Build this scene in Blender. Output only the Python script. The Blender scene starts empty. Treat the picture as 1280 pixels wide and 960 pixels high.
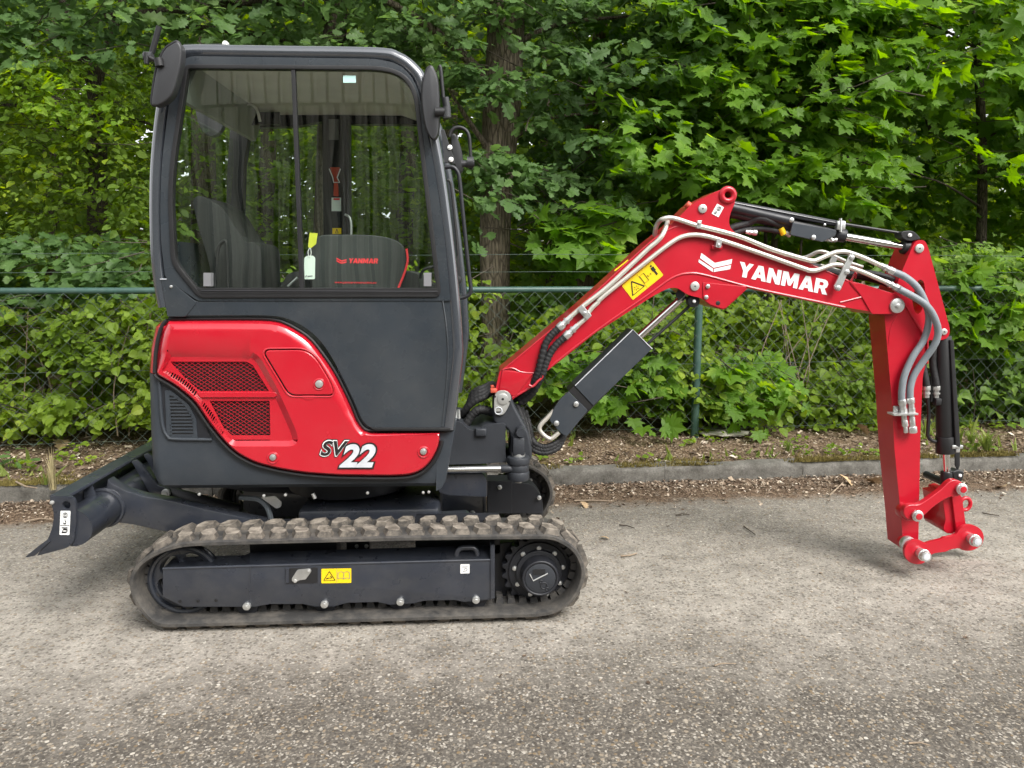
import bpy, bmesh, math, random
import numpy as np
from mathutils import Vector, Matrix, Euler
R = math.radians
rng = random.Random(7); nr = np.random.default_rng(11)
SC = bpy.context.scene
COL = SC.collection

# ---------------------------------------------------------------- camera
CAM = Vector((0, 0, 1.434)); FOC = 960.0; PITCH = math.atan(140 / FOC); YAW = R(3.66)
cd = bpy.data.cameras.new('camera'); cam = bpy.data.objects.new('camera', cd); COL.objects.link(cam)
cd.sensor_width = 36; cd.lens = FOC / 1280 * 36; cd.clip_start = .05; cd.clip_end = 3000
cam.location = CAM; cam.rotation_euler = Euler((R(90) - PITCH, 0, -YAW), 'XYZ')
SC.camera = cam

# ---------------------------------------------------------------- light
SUN_EL, SUN_AZ = R(47), R(146)      # azimuth clockwise from +Y: behind the camera, to its right
w = bpy.data.worlds.new('World'); SC.world = w; w.use_nodes = True
nt = w.node_tree; bg = nt.nodes['Background']
sky = nt.nodes.new('ShaderNodeTexSky'); sky.sky_type = 'NISHITA'; sky.sun_disc = False
sky.sun_elevation = SUN_EL; sky.sun_rotation = SUN_AZ; sky.air_density = 1.0; sky.dust_density = 3.0
hs = nt.nodes.new('ShaderNodeHueSaturation'); hs.inputs['Saturation'].default_value = .1
nt.links.new(sky.outputs[0], hs.inputs['Color']); nt.links.new(hs.outputs[0], bg.inputs[0])
bg.inputs[1].default_value = .15
sd = bpy.data.lights.new('sun', 'SUN'); sd.energy = 1.5; sd.angle = R(28); sd.color = (1, .96, .9)
so = bpy.data.objects.new('sun', sd); COL.objects.link(so)
sv = Vector((math.sin(SUN_AZ) * math.cos(SUN_EL), math.cos(SUN_AZ) * math.cos(SUN_EL), math.sin(SUN_EL)))
so.rotation_euler = sv.to_track_quat('Z', 'Y').to_euler(); so.location = sv * 20
SC.view_settings.view_transform = 'Standard'; SC.view_settings.look = 'None'
SC.view_settings.exposure = 1.2; SC.view_settings.gamma = 1

# ---------------------------------------------------------------- geometry helpers
SK, XC = -.033, -.4     # the upper machine is slewed a little towards the camera
def ray(px, py):
    u = (px - 640) / FOC; v = (480 - py) / FOC
    r = Vector((math.cos(YAW), -math.sin(YAW), 0)); fh = Vector((math.sin(YAW), math.cos(YAW), 0)); z = Vector((0, 0, 1))
    return fh * math.cos(PITCH) - z * math.sin(PITCH) + r * u + (fh * math.sin(PITCH) + z * math.cos(PITCH)) * v
def T(px, py, Y):       # point of the upright plane y = Y
    d = ray(px, py); return CAM + d * (Y / d.y)
def U(px, py, Y):       # the same on the slewed planes of the upper machine
    d = ray(px, py); return CAM + d * ((Y - SK * XC) / (d.y - SK * d.x))
def G(px, py, z=0):
    d = ray(px, py); return CAM + d * ((z - CAM.z) / d.z)
DU = Vector((-SK, 1, 0)).normalized(); DT = Vector((0, 1, 0))
def UL(pts, Y): return [U(a, b, Y) for a, b in pts]
def TL(pts, Y): return [T(a, b, Y) for a, b in pts]

def rnd(pts, r, m=5, closed=True):
    """round the corners of a 2-D outline; r is one radius or one per corner"""
    n = len(pts); out = []
    for i, p in enumerate(pts):
        ri = r[i] if isinstance(r, (list, tuple)) else r
        if ri <= 0 or (not closed and i in (0, n - 1)):
            out.append(tuple(p)); continue
        p = np.array(p, float); a = np.array(pts[i - 1], float); b = np.array(pts[(i + 1) % n], float)
        da, db = a - p, b - p; la, lb = np.linalg.norm(da), np.linalg.norm(db)
        ra, rb = min(ri, la * .48), min(ri, lb * .48)
        s, e = p + da / la * ra, p + db / lb * rb
        for k in range(m + 1):
            t = k / m; out.append(tuple((1 - t) ** 2 * s + 2 * t * (1 - t) * p + t * t * e))
    return out
def crom(pts, n=6):
    """smooth open curve through points (any dimension)"""
    P = [np.array(p, float) for p in pts]
    if len(P) < 3: return [tuple(p) for p in P]
    P = [2 * P[0] - P[1]] + P + [2 * P[-1] - P[-2]]; out = []
    for i in range(1, len(P) - 2):
        for k in range(n):
            t = k / n; a, b, c, d = P[i - 1:i + 3]
            out.append(.5 * (2 * b + (c - a) * t + (2 * a - 5 * b + 4 * c - d) * t * t + (3 * b - a - 3 * c + d) * t ** 3))
    out.append(P[-2]); return [tuple(p) for p in out]
def circ(cx, cy, r, n=20, ry=None): return [(cx + r * math.cos(2 * math.pi * i / n), cy + (ry or r) * math.sin(2 * math.pi * i / n)) for i in range(n)]

LOC = {}
def link(o, parent=None, at=None):
    COL.objects.link(o); at = Vector(at) if at is not None else Vector((0, 0, 0)); LOC[o] = at
    if parent is not None: o.parent = parent; o.location = at - LOC[parent]
    else: o.location = at
    return o
def tag(o, label=None, cat=None, group=None, kind=None):
    if label: o['label'] = label
    if cat: o['category'] = cat
    if group: o['group'] = group
    if kind: o['kind'] = kind
    return o
def empty(name, at, label=None, cat=None, group=None):
    return tag(link(bpy.data.objects.new(name, None), None, at), label, cat, group)
def mesh(name, bm, mat, angle=38, fixn=True):
    if fixn: bmesh.ops.recalc_face_normals(bm, faces=bm.faces[:])
    me = bpy.data.meshes.new(name); bm.to_mesh(me); bm.free()
    for m in (mat if isinstance(mat, (list, tuple)) else [mat]): me.materials.append(m)
    me.shade_smooth(); me.set_sharp_from_angle(angle=R(angle))
    return me
def wn(o):
    m_ = o.modifiers.new('weighted_normal', 'WEIGHTED_NORMAL'); m_.keep_sharp = True; m_.weight = 80; return o
def obj(name, bm, mat, parent=None, angle=38, at=None, fixn=True):
    """link a bmesh drawn in world coordinates as one object with its origin at its middle"""
    me = mesh(name, bm, mat, angle, fixn); n = len(me.vertices); co = np.empty(n * 3, np.float32); me.vertices.foreach_get('co', co); co = co.reshape(-1, 3)
    c = (co.min(0) + co.max(0)) / 2 if at is None else np.array(at)
    me.vertices.foreach_set('co', (co - c).astype(np.float32).ravel()); me.update()
    return link(bpy.data.objects.new(name, me), parent, c)

def merge(bm, b2):
    me = bpy.data.meshes.new('tmp'); b2.to_mesh(me); b2.free(); bm.from_mesh(me); bpy.data.meshes.remove(me)
def prism(pts, d, bev=0, seg=2, bm=None, backbev=False, holes=()):
    """solid from a front outline (3-D points) pushed back by d, front edges bevelled"""
    d = Vector(d); b = bmesh.new(); loops = [list(pts)] + [list(h) for h in holes]
    if holes:
        es = []
        for lp in loops:
            vs = [b.verts.new(p) for p in lp]; es += [b.edges.new((vs[i], vs[(i + 1) % len(vs)])) for i in range(len(vs))]
        fr = [g for g in bmesh.ops.triangle_fill(b, edges=es, use_beauty=True, use_dissolve=False)['geom'] if isinstance(g, bmesh.types.BMFace)]
    else:
        fr = [b.faces.new([b.verts.new(p) for p in pts])]
    border = [e for e in b.edges if len(e.link_faces) == 1]
    bx = [(e.verts[0], e.verts[1]) for e in border]
    dup = {}
    for v in list(b.verts): dup[v] = b.verts.new(v.co + d)
    for f in fr: b.faces.new([dup[v] for v in reversed(f.verts)])
    for a, c in bx: b.faces.new((a, c, dup[c], dup[a]))
    bmesh.ops.recalc_face_normals(b, faces=b.faces[:])
    if bev:
        ed = [b.edges.get((a, c)) for a, c in bx]
        if backbev: ed += [b.edges.get((dup[a], dup[c])) for a, c in bx]
        bmesh.ops.bevel(b, geom=[e for e in ed if e], offset=bev, offset_type='OFFSET', segments=seg, profile=.5, affect='EDGES', clamp_overlap=True)
    if bm is None: return b
    merge(bm, b); return bm
def tube(pts, r, seg=10, bm=None, closed=False, flat=1.0, caps=True):
    bm = bm or bmesh.new(); P = [Vector(p) for p in pts]; n = len(P); rings = []; N = None
    for i, p in enumerate(P):
        a = P[i - 1] if (i > 0 or closed) else P[i]; c = P[(i + 1) % n] if (i < n - 1 or closed) else P[i]
        t = (c - a).normalized()
        if N is None:
            N = t.orthogonal().normalized()
            if abs(t.y) < .9: N = (Vector((0, 1, 0)) - t * t.y).normalized()
        else: N = (N - t * N.dot(t)).normalized()
        B = t.cross(N); rr = r[i] if isinstance(r, (list, tuple)) else r
        rings.append([bm.verts.new(p + N * (rr * flat * math.cos(2 * math.pi * k / seg)) + B * (rr * math.sin(2 * math.pi * k / seg))) for k in range(seg)])
    for i in range(n if closed else n - 1):
        A, Bq = rings[i], rings[(i + 1) % n]
        for k in range(seg): bm.faces.new((A[k], A[(k + 1) % seg], Bq[(k + 1) % seg], Bq[k]))
    if not closed and caps: bm.faces.new(rings[0][::-1]); bm.faces.new(rings[-1])
    return bm
def cyl(p, q, r, seg=24, bm=None, r2=None, bev=0):
    p, q = Vector(p), Vector(q); d = (q - p).normalized()
    if not bev: return tube([p, q], [r, r if r2 is None else r2], seg, bm)
    return tube([p, p + d * bev * .3, p + d * bev, q - d * bev, q - d * bev * .3, q], [r - bev, r - bev * .3, r, r, r - bev * .3, r - bev], seg, bm)
def box(c, s, bm=None, rz=0, bev=0):
    b = bmesh.new(); bmesh.ops.create_cube(b, size=1, matrix=Matrix.Translation(c) @ Matrix.Rotation(rz, 4, 'Z') @ Matrix.Diagonal((*s, 1)))
    if bev: bmesh.ops.bevel(b, geom=b.edges[:], offset=bev, segments=2, profile=.5, affect='EDGES', clamp_overlap=True)
    if bm is None: return b
    merge(bm, b); return bm
def disc(c, ax, r, h, seg=20, bm=None, bev=.003):   # short cylinder facing the camera: front at c, going back along ax
    return cyl(Vector(c), Vector(c) + Vector(ax) * h, r, seg, bm, bev=bev)
def pxm(px, py, Y, f=None):     # metres per pixel on a plane
    f = f or U; return (f(px + 1, py, Y) - f(px, py, Y)).length

# ---------------------------------------------------------------- material helpers
def nodes(name):
    m = bpy.data.materials.new(name); m.use_nodes = True; t = m.node_tree
    return m, t, t.nodes['Principled BSDF'], t.nodes['Material Output']
def N(t, kind, **kw):
    n = t.nodes.new(kind)
    for k, v in kw.items():
        if k in n.inputs.keys(): n.inputs[k].default_value = v
        else: setattr(n, k, v)
    return n
def L(t, a, b): t.links.new(a, b)
def ramp(t, stops, interp='LINEAR'):
    n = t.nodes.new('ShaderNodeValToRGB'); e = n.color_ramp.elements; n.color_ramp.interpolation = interp
    while len(e) < len(stops): e.new(.5)
    for s, (p, c) in zip(e, stops): s.position = p; s.color = (*c, 1) if len(c) == 3 else c
    return n
def mixc(t, fac, a, b, blend='MIX'):
    n = t.nodes.new('ShaderNodeMix'); n.data_type = 'RGBA'; n.blend_type = blend
    for s, v in ((0, fac), (6, a), (7, b)):
        if hasattr(v, 'is_linked') or isinstance(v, bpy.types.NodeSocket): L(t, v, n.inputs[s])
        else: n.inputs[s].default_value = v if s == 0 else (*v, 1)
    return n.outputs[2]
def paint(name, col, rough=.4, metal=0, var=.12, scale=6, coat=0, dust=0, dustcol=(.3, .27, .22), bump=0, bscale=60, spec=.5, dscale=14):
    m, t, p, o = nodes(name); tc = N(t, 'ShaderNodeTexCoord')
    geo = N(t, 'ShaderNodeNewGeometry')
    n1 = N(t, 'ShaderNodeTexNoise', Scale=scale, Detail=5.0, Roughness=.6); L(t, geo.outputs['Position'], n1.inputs['Vector'])
    r1 = ramp(t, [(.3, tuple(c * (1 - var) for c in col)), (.7, tuple(min(1, c * (1 + var)) for c in col))]); L(t, n1.outputs[0], r1.inputs[0]); c = r1.outputs[0]
    if dust:
        n2 = N(t, 'ShaderNodeTexNoise', Scale=dscale, Detail=8.0, Roughness=.7); L(t, geo.outputs['Position'], n2.inputs['Vector'])
        r2 = ramp(t, [(.42, (0, 0, 0)), (.68, (dust,) * 3)]); L(t, n2.outputs[0], r2.inputs[0])
        c = mixc(t, r2.outputs[0], c, dustcol)
    L(t, c, p.inputs['Base Color'])
    mr = N(t, 'ShaderNodeMapRange'); mr.inputs['To Min'].default_value = max(.03, rough - .07); mr.inputs['To Max'].default_value = rough + .1
    n3 = N(t, 'ShaderNodeTexNoise', Scale=scale * 3, Detail=6.0); L(t, geo.outputs['Position'], n3.inputs['Vector']); L(t, n3.outputs[0], mr.inputs[0]); L(t, mr.outputs[0], p.inputs['Roughness'])
    p.inputs['Metallic'].default_value = metal; p.inputs['Specular IOR Level'].default_value = spec
    p.inputs['Coat Weight'].default_value = coat; p.inputs['Coat Roughness'].default_value = .08
    if bump:
        n4 = N(t, 'ShaderNodeTexNoise', Scale=bscale, Detail=4.0); L(t, geo.outputs['Position'], n4.inputs['Vector'])
        b = N(t, 'ShaderNodeBump', Strength=bump, Distance=.004); L(t, n4.outputs[0], b.inputs['Height']); L(t, b.outputs[0], p.inputs['Normal'])
    return m
M = {}
M['red'] = paint('red_paint', (.46, .007, .02), .24, coat=.9, var=.04, scale=2, dust=.05, dustcol=(.45, .2, .18), dscale=5, bump=.012, bscale=260)
M['boom_red'] = paint('boom_red_paint', (.44, .007, .02), .32, coat=.35, var=.08, bump=.04, bscale=25)
M['navy'] = paint('dark_navy_paint', (.024, .028, .038), .28, var=.15, coat=.5, dust=.1, dustcol=(.16, .15, .13))
M['grey'] = paint('charcoal_body_paint', (.03, .037, .046), .46, var=.1, bump=.06, bscale=220, dust=.1, dustcol=(.12, .12, .115))
M['cab'] = paint('dark_grey_cab_paint', (.028, .035, .043), .26, var=.12, coat=.5, bump=.02, bscale=200, scale=3, dust=.22, dustcol=(.1, .1, .095), dscale=3.5)
M['tube'] = paint('glossy_cab_frame_paint', (.042, .048, .058), .16, var=.06, coat=1); M['tube'].node_tree.nodes['Principled BSDF'].inputs['Coat IOR'].default_value = 2.0
M['black'] = paint('black_plastic', (.012, .012, .013), .48, var=.2)
M['mirrorback'] = paint('black_mirror_shell', (.036, .037, .04), .4, var=.1, bump=.1, bscale=300)
M['seal'] = paint('black_rubber_seal', (.01, .01, .011), .5)
M['dark'] = paint('dark_steel', (.014, .015, .019), .45, var=.2)
M['cast'] = paint('cast_dark_paint', (.024, .027, .033), .5, var=.15, bump=.2, bscale=120)
M['rubber'] = paint('track_rubber', (.034, .033, .032), .66, var=.25, dust=.8, dustcol=(.13, .116, .098), bump=.3, bscale=90, dscale=10)
M['lug'] = paint('dusty_track_lug', (.11, .095, .078), .85, var=.35, dust=1, dustcol=(.33, .29, .24), bump=.5, bscale=70, dscale=22, spec=.2)
M['lugside'] = paint('track_lug_flank', (.055, .05, .044), .8, var=.3, dust=.9, dustcol=(.2, .172, .14), bump=.4, bscale=70, dscale=22, spec=.2)
M['rubber_in'] = paint('inner_track_rubber', (.03, .03, .031), .6, var=.3, dust=.5, dustcol=(.13, .115, .095), bump=.2)
M['chrome'] = paint('chrome_rod', (.82, .81, .79), .12, metal=1, var=.03)
M['zinc'] = paint('zinc_plated_steel', (.66, .67, .66), .34, metal=.85, var=.12, scale=40)
M['pipe'] = paint('cream_zinc_pipe', (.66, .63, .56), .3, metal=.55, var=.06)
M['hose'] = paint('grey_hose', (.2, .225, .245), .5, var=.12)
M['sleeve'] = paint('black_hose_sleeve', (.014, .014, .015), .65, var=.3, bump=.6, bscale=70)
M['pin'] = paint('cast_pin_cap', (.5, .5, .48), .4, metal=.6, var=.08)
M['white'] = paint('white_print', (.78, .78, .77), .4, var=.02)
M['silver'] = paint('silver_print', (.55, .57, .6), .35, var=.15, scale=20)
M['yellow'] = paint('yellow_sticker', (.8, .56, .01), .4, var=.04)
M['ink'] = paint('black_print', (.012, .012, .012), .45)
M['greyink'] = paint('grey_print', (.2, .2, .21), .45)
M['redink'] = paint('red_print', (.8, .05, .06), .5)
M['trim'] = paint('grey_corner_trim', (.3, .33, .3), .7, var=.06)
M['headliner'] = paint('light_grey_trim', (.62, .62, .57), .7, var=.06)
M['seat'] = paint('dark_seat_fabric', (.017, .018, .018), .65, var=.2, bump=.2)
M['panelcover'] = paint('black_printed_vinyl', (.04, .043, .043), .45, var=.2)
M['tagpaper'] = paint('pale_paper_tag', (.72, .8, .74), .6, var=.03)
M['yg'] = paint('yellow_plastic_strip', (.6, .62, .05), .5)
M['orange'] = paint('orange_red_hammer', (.55, .09, .05), .5)
M['mint'] = paint('pale_mint_label', (.5, .78, .72), .5)
M['fence'] = paint('dark_green_powder_coat', (.03, .075, .06), .42, var=.2, dust=.25, dustcol=(.12, .15, .13))
M['wire'] = paint('green_grey_wire', (.07, .095, .08), .5, var=.2)
def glass_mat():
    m, t, p, o = nodes('tinted_cab_glass'); t.nodes.remove(p)
    tr = N(t, 'ShaderNodeBsdfTransparent'); tr.inputs[0].default_value = (.965, .995, .97, 1)
    gl = N(t, 'ShaderNodeBsdfGlossy'); gl.inputs['Roughness'].default_value = .004
    nz = N(t, 'ShaderNodeTexNoise', Scale=1.3, Detail=2.0); ge = N(t, 'ShaderNodeNewGeometry'); L(t, ge.outputs['Position'], nz.inputs['Vector'])
    bp = N(t, 'ShaderNodeBump', Strength=.06, Distance=.05); L(t, nz.outputs[0], bp.inputs['Height']); L(t, bp.outputs[0], gl.inputs['Normal'])
    fr = N(t, 'ShaderNodeFresnel', IOR=1.82); mx = N(t, 'ShaderNodeMixShader')
    bk = N(t, 'ShaderNodeMath', operation='SUBTRACT'); bk.inputs[0].default_value = 1; L(t, ge.outputs['Backfacing'], bk.inputs[1]); fm = N(t, 'ShaderNodeMath', operation='MULTIPLY'); L(t, bk.outputs[0], fm.inputs[0]); L(t, fr.outputs[0], fm.inputs[1])
    L(t, fm.outputs[0], mx.inputs[0]); L(t, tr.outputs[0], mx.inputs[1]); L(t, gl.outputs[0], mx.inputs[2]); L(t, mx.outputs[0], o.inputs[0]); return m
M['glass'] = glass_mat()

# ================================================================ SETTING
def KY(x): return 4.995 + .053 * x           # front face of the kerb
def sheet(name, xs, yf, zf, mat, angle=60):
    """grid sheet: xs columns, yf(x) -> row positions, zf(x,y,j) heights"""
    b = bmesh.new(); rows = []
    for x in xs:
        ys = yf(x); rows.append([b.verts.new((x, y, zf(x, y))) for y in ys])
    for i in range(len(rows) - 1):
        for j in range(len(rows[0]) - 1): b.faces.new((rows[i][j], rows[i + 1][j], rows[i + 1][j + 1], rows[i][j + 1]))
    return tag(obj(name, b, mat, None, angle, at=(0, 0, 0)), kind='structure')

def road_mat():
    m, t, p, o = nodes('exposed_aggregate_asphalt'); ge = N(t, 'ShaderNodeNewGeometry'); P = ge.outputs['Position']
    # slightly warped position so that the stones are not all round
    wn = N(t, 'ShaderNodeTexNoise', Scale=60.0, Detail=2.0); L(t, P, wn.inputs['Vector'])
    wv = N(t, 'ShaderNodeVectorMath', operation='MULTIPLY_ADD'); L(t, wn.outputs['Color'], wv.inputs[0]); wv.inputs[1].default_value = (.008,) * 3; L(t, P, wv.inputs[2])
    v1 = N(t, 'ShaderNodeTexVoronoi', Scale=66.0); L(t, wv.outputs[0], v1.inputs['Vector'])
    v2 = N(t, 'ShaderNodeTexVoronoi', Scale=150.0); L(t, wv.outputs[0], v2.inputs['Vector'])
    sep = N(t, 'ShaderNodeSeparateColor'); L(t, v1.outputs['Color'], sep.inputs[0])
    sep2 = N(t, 'ShaderNodeSeparateColor'); L(t, v2.outputs['Color'], sep2.inputs[0])
    stone = ramp(t, [(0, (.04, .034, .028)), (.3, (.08, .068, .054)), (.52, (.11, .096, .078)), (.72, (.19, .135, .075)), (.87, (.24, .2, .15)), (.96, (.34, .3, .24)), (1, (.5, .47, .41))]); L(t, sep.outputs[0], stone.inputs[0])
    fine = ramp(t, [(0, (.03, .026, .022)), (.55, (.07, .06, .049)), (.88, (.16, .14, .112)), (1, (.38, .35, .3))]); L(t, sep2.outputs[1], fine.inputs[0])
    # which cells show a big stone; the rest is fine binder and grit
    bigm = N(t, 'ShaderNodeMath', operation='GREATER_THAN'); L(t, sep.outputs[2], bigm.inputs[0]); bigm.inputs[1].default_value = .38
    edge = ramp(t, [(.0045, (1, 1, 1)), (.0065, (0, 0, 0))]); L(t, v1.outputs['Distance'], edge.inputs[0])
    v1.feature = 'F1'
    e2 = N(t, 'ShaderNodeMapRange'); L(t, v1.outputs['Distance'], e2.inputs[0]); e2.inputs[1].default_value = .42; e2.inputs[2].default_value = .56; e2.inputs[3].default_value = 1; e2.inputs[4].default_value = 0
    bm_ = N(t, 'ShaderNodeMath', operation='MULTIPLY'); L(t, bigm.outputs[0], bm_.inputs[0]); L(t, e2.outputs[0], bm_.inputs[1])
    c = mixc(t, bm_.outputs[0], fine.outputs[0], stone.outputs[0])
    # worn pale dust: a band along the wheel path, broken up by noise
    sx = N(t, 'ShaderNodeSeparateXYZ'); L(t, P, sx.inputs[0])
    yy = N(t, 'ShaderNodeMath', operation='MULTIPLY_ADD'); L(t, sx.outputs[0], yy.inputs[0]); yy.inputs[1].default_value = -.03; L(t, sx.outputs[1], yy.inputs[2])
    nb = N(t, 'ShaderNodeTexNoise', Scale=.9, Detail=5.0, Roughness=.62); L(t, P, nb.inputs['Vector'])
    nb2 = N(t, 'ShaderNodeTexNoise', Scale=7.0, Detail=6.0, Roughness=.7); L(t, P, nb2.inputs['Vector'])
    yw = N(t, 'ShaderNodeMath', operation='MULTIPLY_ADD'); L(t, nb.outputs[0], yw.inputs[0]); yw.inputs[1].default_value = 1.7; L(t, yy.outputs[0], yw.inputs[2])
    yw2 = N(t, 'ShaderNodeMath', operation='MULTIPLY_ADD'); L(t, nb2.outputs[0], yw2.inputs[0]); yw2.inputs[1].default_value = .45; L(t, yw.outputs[0], yw2.inputs[2])
    band = ramp(t, [(0, (.12,) * 3), (.43, (.16,) * 3), (.565, (.78,) * 3), (.64, (.84,) * 3), (.78, (.55,) * 3), (1, (.42,) * 3)])
    mr = N(t, 'ShaderNodeMapRange'); L(t, yw2.outputs[0], mr.inputs[0]); mr.inputs[1].default_value = 1.13; mr.inputs[2].default_value = 6.32; L(t, mr.outputs[0], band.inputs[0])
    grit = N(t, 'ShaderNodeTexNoise', Scale=120.0, Detail=4.0, Roughness=.8); L(t, P, grit.inputs['Vector'])
    gr = ramp(t, [(.3, (.55,) * 3), (.62, (1,) * 3)]); L(t, grit.outputs[0], gr.inputs[0])
    sb_ = N(t, 'ShaderNodeMath', operation='MULTIPLY_ADD'); L(t, bm_.outputs[0], sb_.inputs[0]); sb_.inputs[1].default_value = -.55; sb_.inputs[2].default_value = 1
    d0_ = N(t, 'ShaderNodeMath', operation='MULTIPLY'); L(t, gr.outputs[0], d0_.inputs[0]); L(t, sb_.outputs[0], d0_.inputs[1])
    dm = N(t, 'ShaderNodeMath', operation='MULTIPLY'); L(t, band.outputs[0], dm.inputs[0]); L(t, d0_.outputs[0], dm.inputs[1])
    dc = ramp(t, [(.35, (.28, .257, .222)), (.65, (.47, .432, .375))]); L(t, nb2.outputs[0], dc.inputs[0])
    c = mixc(t, dm.outputs[0], c, dc.outputs[0])
    # humus washed against the kerb
    ky = N(t, 'ShaderNodeMath', operation='MULTIPLY_ADD'); L(t, sx.outputs[0], ky.inputs[0]); ky.inputs[1].default_value = -.053; L(t, sx.outputs[1], ky.inputs[2])
    kw = N(t, 'ShaderNodeMath', operation='MULTIPLY_ADD'); L(t, nb2.outputs[0], kw.inputs[0]); kw.inputs[1].default_value = .5; L(t, ky.outputs[0], kw.inputs[2])
    kr = ramp(t, [(.42, (0, 0, 0)), (.56, (1, 1, 1))]); km = N(t, 'ShaderNodeMapRange'); L(t, kw.outputs[0], km.inputs[0]); km.inputs[1].default_value = 4.2; km.inputs[2].default_value = 5.4; L(t, km.outputs[0], kr.inputs[0])
    hc_ = ramp(t, [(0, (.05, .032, .02)), (.5, (.11, .07, .045)), (1, (.26, .19, .13))]); L(t, sep2.outputs[2], hc_.inputs[0])
    c = mixc(t, kr.outputs[0], c, hc_.outputs[0])
    L(t, c, p.inputs['Base Color']); p.inputs['Roughness'].default_value = .85; p.inputs['Specular IOR Level'].default_value = .25
    h = N(t, 'ShaderNodeMath', operation='ADD'); L(t, bm_.outputs[0], h.inputs[0]); L(t, sep2.outputs[1], h.inputs[1])
    b = N(t, 'ShaderNodeBump', Strength=.7, Distance=.003); L(t, h.outputs[0], b.inputs['Height']); L(t, b.outputs[0], p.inputs['Normal'])
    return m
def soil_mat():
    m, t, p, o = nodes('humus_soil'); ge = N(t, 'ShaderNodeNewGeometry'); P = ge.outputs['Position']
    n1 = N(t, 'ShaderNodeTexNoise', Scale=3.0, Detail=6.0, Roughness=.7); L(t, P, n1.inputs['Vector'])
    n2 = N(t, 'ShaderNodeTexVoronoi', Scale=70.0); L(t, P, n2.inputs['Vector'])
    r1 = ramp(t, [(.3, (.055, .036, .022)), (.55, (.1, .075, .052)), (.75, (.155, .122, .088))]); L(t, n1.outputs[0], r1.inputs[0])
    r2 = ramp(t, [(0, (.06, .04, .025)), (.5, (.15, .1, .062)), (.85, (.26, .19, .12)), (1, (.4, .33, .24))]); s = N(t, 'ShaderNodeSeparateColor'); L(t, n2.outputs['Color'], s.inputs[0]); L(t, s.outputs[0], r2.inputs[0])
    c = mixc(t, .6, r1.outputs[0], r2.outputs[0]); L(t, c, p.inputs['Base Color']); p.inputs['Roughness'].default_value = .95; p.inputs['Specular IOR Level'].default_value = .1
    b = N(t, 'ShaderNodeBump', Strength=.8, Distance=.01); L(t, n2.outputs['Distance'], b.inputs['Height']); L(t, b.outputs[0], p.inputs['Normal']); return m
def kerb_mat():
    m, t, p, o = nodes('weathered_concrete'); ge = N(t, 'ShaderNodeNewGeometry'); P = ge.outputs['Position']
    n1 = N(t, 'ShaderNodeTexNoise', Scale=9.0, Detail=9.0, Roughness=.75); L(t, P, n1.inputs['Vector'])
    n2 = N(t, 'ShaderNodeTexNoise', Scale=90.0, Detail=5.0, Roughness=.8); L(t, P, n2.inputs['Vector'])
    r1 = ramp(t, [(.3, (.05, .045, .036)), (.48, (.125, .117, .1)), (.75, (.25, .237, .21))]); L(t, n1.outputs[0], r1.inputs[0])
    r2 = ramp(t, [(.35, (.45,) * 3), (.65, (1,) * 3)]); L(t, n2.outputs[0], r2.inputs[0])
    L(t, mixc(t, .8, r1.outputs[0], r2.outputs[0], 'MULTIPLY'), p.inputs['Base Color']); p.inputs['Roughness'].default_value = .92
    b = N(t, 'ShaderNodeBump', Strength=.6, Distance=.006); L(t, n2.outputs[0], b.inputs['Height']); L(t, b.outputs[0], p.inputs['Normal']); return m
M['road'] = road_mat(); M['soil'] = soil_mat(); M['kerb'] = kerb_mat()
from mathutils import noise as mn
lin = lambda a, b, n: [a + (b - a) * i / (n - 1) for i in range(n)]
def fromto(a, b, step): return lin(a, b, max(2, int((b - a) / step)))
sheet('ground', [-900, 900], lambda x: [-900, 900], lambda x, y: -.12, M['soil'])
sheet('road', lin(-60, 60, 61), lambda x: [-9.5, 0, KY(x) + .03], lambda x, y: 0, M['road'])
def vz(x, y):
    d = y - KY(x); return .09 + .045 * min(1, d) + .012 * max(0, d - 1) + .022 * mn.noise((x * 2.1, y * 2.1, 3)) * min(1, d * 2) + .012 * mn.noise((x * 8, y * 8, 1)) * min(1, d * 3)
sheet('verge', fromto(-14, 14, .12), lambda x: [KY(x) + .1 + v for v in (0, .08, .16, .26, .36, .48, .6, .74, .9, 1.1, 1.4, 1.8, 2.4, 3.4, 5, 8, 14, 40, 70)], vz, M['soil'])
kerb = tag(link(bpy.data.objects.new('kerb', None), None, (0, 5, 0)), kind='structure')
x = -9.62
while x < 9:        # each kerb stone a block with worn arrises
    w_ = 1.0 - .003; a, b_ = x, x + w_; dz = rng.uniform(-.006, .006); dy = rng.uniform(-.006, .006)
    b = bmesh.new(); n = 9; rows = []
    prof = [(0, -.08), (0, .07), (.014, .094), (.035, .103), (.12, .104), (.12, -.08)]
    for i in range(n):
        xx = a + (b_ - a) * i / (n - 1)
        rows.append([b.verts.new((xx, KY(xx) + dy + py + .006 * mn.noise((xx * 5, py * 30, pz * 20)), pz + dz + (.014 * mn.noise((xx * 6, 7, py * 20)) if pz > 0 else 0))) for py, pz in prof])
    for i in range(n - 1):
        for j in range(len(prof) - 1): b.faces.new((rows[i][j], rows[i + 1][j], rows[i + 1][j + 1], rows[i][j + 1]))
    b.faces.new(rows[0]); b.faces.new(rows[-1][::-1])
    obj('kerb_stone', b, M['kerb'], kerb, 50); x += 1.0

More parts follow.
